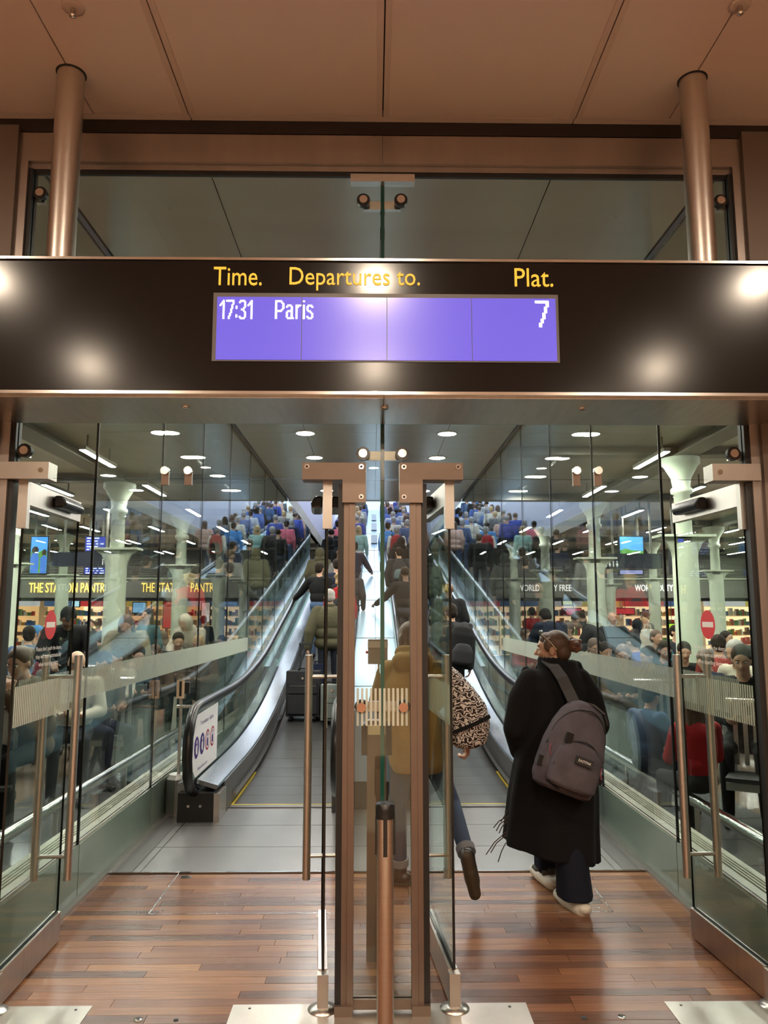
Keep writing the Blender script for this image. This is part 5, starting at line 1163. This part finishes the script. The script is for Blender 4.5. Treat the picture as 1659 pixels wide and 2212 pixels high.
# trainers
for i, (ax, ay, tw, zz, pit) in enumerate(((.052, -.125, .32, 0.0, 0), (-.02, .28, .25, .012, 0))):
    sh = Fig(); T = Rz(tw)
    def q(x, y, z): return V((ax, ay, zz)) + T @ V((x, y, z))
    sh.cap(q(0, -.04, .085), q(0, .08, .070), .040, .038, 0); sh.cap(q(0, .08, .055), q(0, .165, .04), .042, .030, 0); sh.cap(q(0, -.05, .10), q(0, -.02, .07), .040, .045, 0)
    o = sh.build('shoe', [M('shoe_dark', (.02, .015, .012))], .006, wm)
    so = Fig(); so.cap(q(0, -.065, .030), q(0, .07, .026), .052, .047, 0); so.cap(q(0, .07, .026), q(0, .18, .028), .049, .034, 0); so.ell(q(0, -.10, .04), (.040, .035, .032), 0)
    s2 = so.build('sole', [SHOEW], .006, o)
# hair with bun
F_ = Fig(); c = V(J['head'])
def p(x, y, z): return c + Hm @ V((x, y, z))
F_.ell(p(0, -.030, .036), (.080, .090, .086), 0, Hm); F_.ell(p(0, -.060, -.010), (.070, .060, .070), 0, Hm); F_.ell(p(0, .03, .066), (.066, .045, .044), 0, Hm)
for sx in (-1, 1): F_.ell(p(sx * .066, .012, .03), (.017, .034, .045), 0, Hm)
F_.build('hair', [HAIRB], .006, wm, smooth=1)
F_ = Fig(); rr = random.Random(9); F_.ell(p(0, -.142, .022), (.040, .038, .042), 0, Hm); F_.cap(p(0, -.10, .02), p(0, -.13, .02), .03, .03)
for k in range(14):
    a = rr.uniform(0, 6.28); bb = rr.uniform(-1.2, 1.2); F_.ell(p(.034 * math.cos(a) * math.cos(bb), -.145 + .034 * math.sin(bb), .022 + .036 * math.sin(a) * math.cos(bb)), (.016, .016, .016), 0, Hm)
F_.build('bun', [M('hair_bun', (.12, .055, .032), .5, noise=.5, nscale=60)], .005, wm, smooth=1)
sg_ = thing('sunglasses', 'sunglasses with pale frame pushed up on the coat wearer\'s hair', 'sunglasses', (WX, WY, 1.60))
def pw(x, y, z): return V((WX, WY, 0)) + p(x, y, z)
for sx in (-1, 1):
    MB().tube([pw(sx * .082, -.035, .0), pw(sx * .086, .0, .05), pw(sx * .062, .058, .103)], .0026, 8).build('temple', M('gold_frame', (.75, .65, .45), .3, .8), sg_)
    F2 = Fig(); F2.ell(pw(sx * .036, .062, .108), (.028, .010, .018), 0, Hm); F2.build('lens', [BLACKG], .004, sg_, False, 1)
# coat
BCO = cloth('wool_black', (.0075, .0072, .0078), 1.0, bump=.5, bscale=9)
F_ = Fig()
F_.loft([((.02, .0, 1.40), .10, .085, 0), ((.015, 0, 1.345), .165, .115, 0), ((.01, 0, 1.26), .205, .145, 0), ((.0, 0, 1.10), .205, .165, 0), ((0, .0, .95), .225, .18, 0), ((-.015, .0, .80), .255, .205, 0),
         ((-.03, .01, .62), .275, .225, 0), ((-.045, .02, .42), .285, .235, 0), ((-.05, .02, .285, -.06), .290, .24, 0)], 0, 56, .055, 7, .6)
for sx, e in ((-1, (-.262, -.02, 1.02)), (1, (.255, -.02, 1.04))):
    F_.cap((sx * .155, 0, 1.305), (sx * .215, -.01, 1.20), .078, .080); F_.cap((sx * .215, -.01, 1.20), e, .080, .072); F_.cap(e, (sx * .20, .15, .86), .072, .066)
# turned up collar
for k in range(22):
    a = 2 * math.pi * k / 22; hgt = .055 + .02 * (math.cos(a) < 0) ; F_.cap((.025 + .112 * math.cos(a), .01 + .098 * math.sin(a), 1.345), (.02 + .106 * math.cos(a), .012 + .094 * math.sin(a), 1.365 + hgt), .022, .016)
# lapel wings left and the trailing flap
F_.cap((-.16, .09, 1.36), (-.21, .10, 1.26), .03, .02); F_.cap((.15, .02, 1.40), (.20, .0, 1.28), .028, .022)
F_.build('coat', [BCO], .0095, wm, smooth=2)
F_ = Fig(); F_.loft([((.02, -.05, .60), .09, .10, 0), ((.035, -.09, .42), .095, .095, 0), ((.045, -.125, .22), .098, .10, 0), ((.05, -.145, .075), .105, .11, 0)], 0, 30, .05, 5)
F_.loft([((-.03, .1, .60), .09, .10, 0), ((-.03, .20, .42), .09, .09, 0), ((-.02, .27, .24), .08, .085, 0), ((-.01, .29, .11), .085, .09, 0)], 0, 30, .05, 5)
F_.build('wide_trousers', [TR], .008, wm)
fr_ = MB(); rr = random.Random(4)
for (a, b) in (((1094, 1765), (1066, 1788)), ((1094, 1770), (1072, 1795)), ((1092, 1778), (1078, 1800)), ((1090, 1800), (1050, 1846)), ((1091, 1806), (1060, 1842)), ((1092, 1822), (1076, 1862)), ((1096, 1750), (1082, 1775))):
    A_, B_ = at(*a, 4.86), at(*b, 4.86); m_ = (A_ + B_) / 2 + V((rr.uniform(-.01, .01), 0, .008)); fr_.tube([A_ + V((.10, 0, .05)), A_, m_, B_], .0032, 6)
fr_.build('scarf_fringe', M('fringe', (.055, .028, .022), .9), wm)['label'] = 'dark brown scarf tassels hanging below the coat front'
# grey backpack
PK = cloth('washed_grey', (.088, .078, .094), .9, noise=.45, nscale=9, bump=.5, bscale=14)
bx_, by_, bz_ = WX + .03, WY - .285, .95
bp_ = thing('backpack', 'washed grey backpack with black name patch on the coat wearer\'s back', 'backpack', (bx_, by_, bz_)); bp_.rotation_euler = (R(-5), R(21), R(4))
F_ = Fig()
F_.loft([((0, .0, z_), a, b, 0) for z_, a, b in ((-.265, .13, .075), (-.25, .175, .10), (-.14, .195, .125), (0, .187, .125), (.11, .165, .115), (.19, .135, .095), (.245, .095, .07), (.268, .05, .04))], 0, 40)
for sx in (-1, 1): F_.cap((sx * .12, .01, -.19), (sx * .105, .01, .10), .072, .06)
F_.build('shell', [PK], .008, bp_, smooth=3)
F_ = Fig(); F_.loft([((.005, -.105, z_), a, b, 0) for z_, a, b in ((-.235, .10, .05), (-.215, .145, .065), (-.12, .148, .075), (-.03, .128, .065), (.02, .09, .05), (.035, .05, .03))], 0, 36)
F_.build('front_pocket', [PK], .007, bp_, smooth=2)
def arc(rx, rz, zc, y0, n=18, xo=0): return [(xo + rx * math.cos(math.pi * k / n), y0(math.cos(math.pi * k / n)), zc + rz * math.sin(math.pi * k / n)) for k in range(n + 1)]
MB().tube([(.135 + .005, -.135, -.13)] + arc(.128, .115, -.075, lambda c_: -.158 + .045 * abs(c_), xo=.005) + [(-.13, -.135, -.13)], .0045, 8).build('pocket_zip', DARK, bp_, True)
MB().tube([(.178, -.05, -.03)] + arc(.165, .20, .02, lambda c_: -.115 + .075 * abs(c_)) + [(-.178, -.05, -.03)], .0045, 8).build('main_zip', DARK, bp_, True)
MB().tube([(.185, -.01, -.03)] + arc(.172, .225, .02, lambda c_: -.068 + .055 * abs(c_)) + [(-.185, -.01, -.03)], .005, 8).build('piping', PK, bp_, True)
pt = MB().box(-.035, .062, -.197, -.181, -.085, -.042).build('name_patch', DARK, bp_, True, bevel=.003)
vs, fs = text_mesh('EASTPAK', -.024, .051, -.070, -.056, -.1985); MB().add(vs, fs).build('patch_lettering', WHITEP, pt, True)
ribbon([(-.02, -.02, .262), (.03, -.055, .262), (.09, -.075, .235), (.13, -.06, .185)], .026, .012, (0, 1, 0)).build('grab_handle', DARK, bp_, True)
for (x, y, z) in ((-.085, -.125, .035), (-.18, -.045, -.135), (.185, -.03, -.12)):
    MB().box(x - .018, x + .018, y - .014, y + .012, z - .028, z + .028).build('buckle', BLACKG, bp_, True, bevel=.004)
for (x, z) in ((-.165, -.06), (.155, -.09)): MB().tube([(x, -.10, z + .03), (x - .01, -.125, z), (x + .006, -.125, z - .03)], .005, 6).build('zip_pull', M('zip_red', (.14, .03, .05), .6), bp_, True)
ribbon([(-.13, -.06, -.22), (-.06, -.12, -.25)], .02, .005).build('lower_strap', DARK, bp_, True)
ribbon([(WX + .045, WY - .275, 1.205), (WX + .025, WY - .225, 1.27), (WX - .0, WY - .19, 1.34), (WX - .03, WY - .125, 1.40), (WX - .055, WY - .03, 1.43), (WX - .07, WY + .06, 1.39), (WX - .09, WY + .16, 1.28)], .068, .012).build('shoulder_strap', M('strap_grey', (.035, .034, .036), .9), bp_)
# --- person in the mustard jacket, mid-stride behind the right door post
MX, MY = .225, 5.05
mp = thing('person', 'person in mustard padded jacket and cuffed jeans striding behind the right door post', 'person', (MX, MY, 0))
J = dict(neck=(-.02, .04, 1.40), head=(-.02, .10, 1.545), chest=(0, .0, 1.22), belly=(0, 0, 1.05), pelvis=(.01, 0, .90),
    sh=((-.165, .03, 1.34), (.165, .0, 1.34)), el=((-.20, .16, 1.12), (.27, -.10, 1.12)), wr=((-.10, .36, 1.12), (.33, -.05, .92)),
    hip=((-.08, 0, .86), (.09, 0, .86)), kn=((-.11, .06, .47), (.235, .02, .52)), an=((-.09, .12, .10), (.295, -.31, .30)), toe=((-1, .35, 0), (.22, .12, -1)),
    hd=((.4, 1, 0), (.1, .1, -1)), hn=((0, 0, -1), (-1, 0, 0)), curl=1.0, turn=.3, nod=-.35)
F_, Hm = body(J, .01, .95, .0, feet=False); F_.build('body', [SKIN, CMU, CJ, SHOE], .009, mp); hair(J['head'], Hm, 'long', HAIRB, mp, 1.0, .009)
F_ = Fig(); F_.loft([((-.01, .0, 1.40), .10, .09, 0), ((0, 0, 1.36), .175, .13, 0), ((.0, 0, 1.28), .205, .155, 0), ((-.01, 0, 1.16), .215, .165, 0), ((0, 0, 1.02), .20, .16, 0), ((.01, 0, .88), .19, .15, 0), ((.02, 0, .77), .185, .15, 0), ((.02, 0, .725), .165, .135, 0)], 0, 44, .04, 5)
F_.chain([(-.16, .02, 1.34), (-.22, .16, 1.14), (-.12, .34, 1.12)], [.085, .078, .06]); F_.chain([(.16, 0, 1.34), (.285, -.10, 1.14), (.335, -.055, .96)], [.085, .075, .058])
F_.cap((-.09, -.10, 1.415), (.07, -.10, 1.415), .062, .062); F_.cap((-.08, -.04, 1.47), (.06, -.04, 1.47), .05, .05)
F_.build('jacket', [CMU], .01, mp, smooth=2)
for i, (a, t_, sole) in enumerate((((-.09, .12, .10), (-1, .35, 0), (.0, 0, -1)), ((.295, -.31, .30), (.22, .12, -1), (-.1, -1, -.1)))):
    a = V(a); t_ = V(t_).normalized(); dn = V(sole); dn = (dn - t_ * dn.dot(t_)).normalized(); sh = Fig()
    sh.cap(a - t_ * .0 - dn * .02, a + dn * .05, .045, .045); sh.cap(a + dn * .055 - t_ * .03, a + dn * .058 + t_ * .12, .043, .045); sh.cap(a + dn * .055 + t_ * .11, a + dn * .06 + t_ * .175, .045, .034)
    o = sh.build('boot', [M('boot_leather', (.022, .012, .009), .35)], .006, mp)
    so = Fig(); so.cap(a + dn * .088 - t_ * .04, a + dn * .088 + t_ * .03, .034, .036); so.cap(a + dn * .088 + t_ * .05, a + dn * .088 + t_ * .18, .040, .036); so.build('sole', [M('boot_sole', (.045, .032, .018), .6)], .006, o)
    k = V(J['kn'][i]); d = (k - a).normalized(); MB().tube([a + d * .02, a + d * .065], [.056, .058], 20).build('jeans_cuff', M('cuff', (.16, .17, .19), .9), mp, True)
def zebra():
    m = bpy.data.materials.new('animal_print'); N, L = nodes_of(m); b = N['Principled BSDF']; b.inputs['Roughness'].default_value = .9
    tc = N.new('ShaderNodeTexCoord'); wv = N.new('ShaderNodeTexWave'); wv.inputs['Scale'].default_value = 14; wv.inputs['Distortion'].default_value = 14; wv.inputs['Detail'].default_value = 1; wv.inputs['Detail Scale'].default_value = 2.2
    wv.bands_direction = 'Z'; L.new(tc.outputs['Object'], wv.inputs[0]); r = N.new('ShaderNodeValToRGB'); r.color_ramp.interpolation = 'EASE'
    r.color_ramp.elements[0].position = .42; r.color_ramp.elements[0].color = (.022, .012, .010, 1); r.color_ramp.elements[1].position = .62; r.color_ramp.elements[1].color = (.62, .56, .52, 1)
    L.new(wv.outputs[0], r.inputs[0]); L.new(r.outputs[0], b.inputs['Base Color']); return m
q = at(1008, 1615, 4.86)
lb = thing('shoulder_bag', 'large animal print shoulder bag hanging at the mustard jacket\'s right side', 'bag', (q.x, q.y, q.z))
F_ = Fig(); F_.loft([((0, 0, 0), .06, .05, 0), ((.01, 0, .03), .115, .08, 0), ((.015, 0, .14), .135, .10, 0), ((.0, 0, .26), .125, .095, 0), ((-.045, 0, .36), .095, .075, 0), ((-.09, .02, .45), .06, .05, 0), ((-.11, .03, .49), .03, .03, 0)], 0, 36, .04, 5)
F_.build('bag_body', [zebra()], .009, lb)
ribbon([(.135, -.085, .20), (.03, -.115, .155), (-.10, -.085, .10)], .022, .01, (0, 0, 1)).build('bag_strap', CB, lb, True)
ribbon([(-.09, -.02, .44), (-.16, .02, .50), (-.20, .06, .50)], .03, .01, (0, 0, 1)).build('shoulder_strap', CB, lb, True)
for m_ in list(bpy.data.objects):
    if m_.name == 'proto': bpy.data.objects.remove(m_)
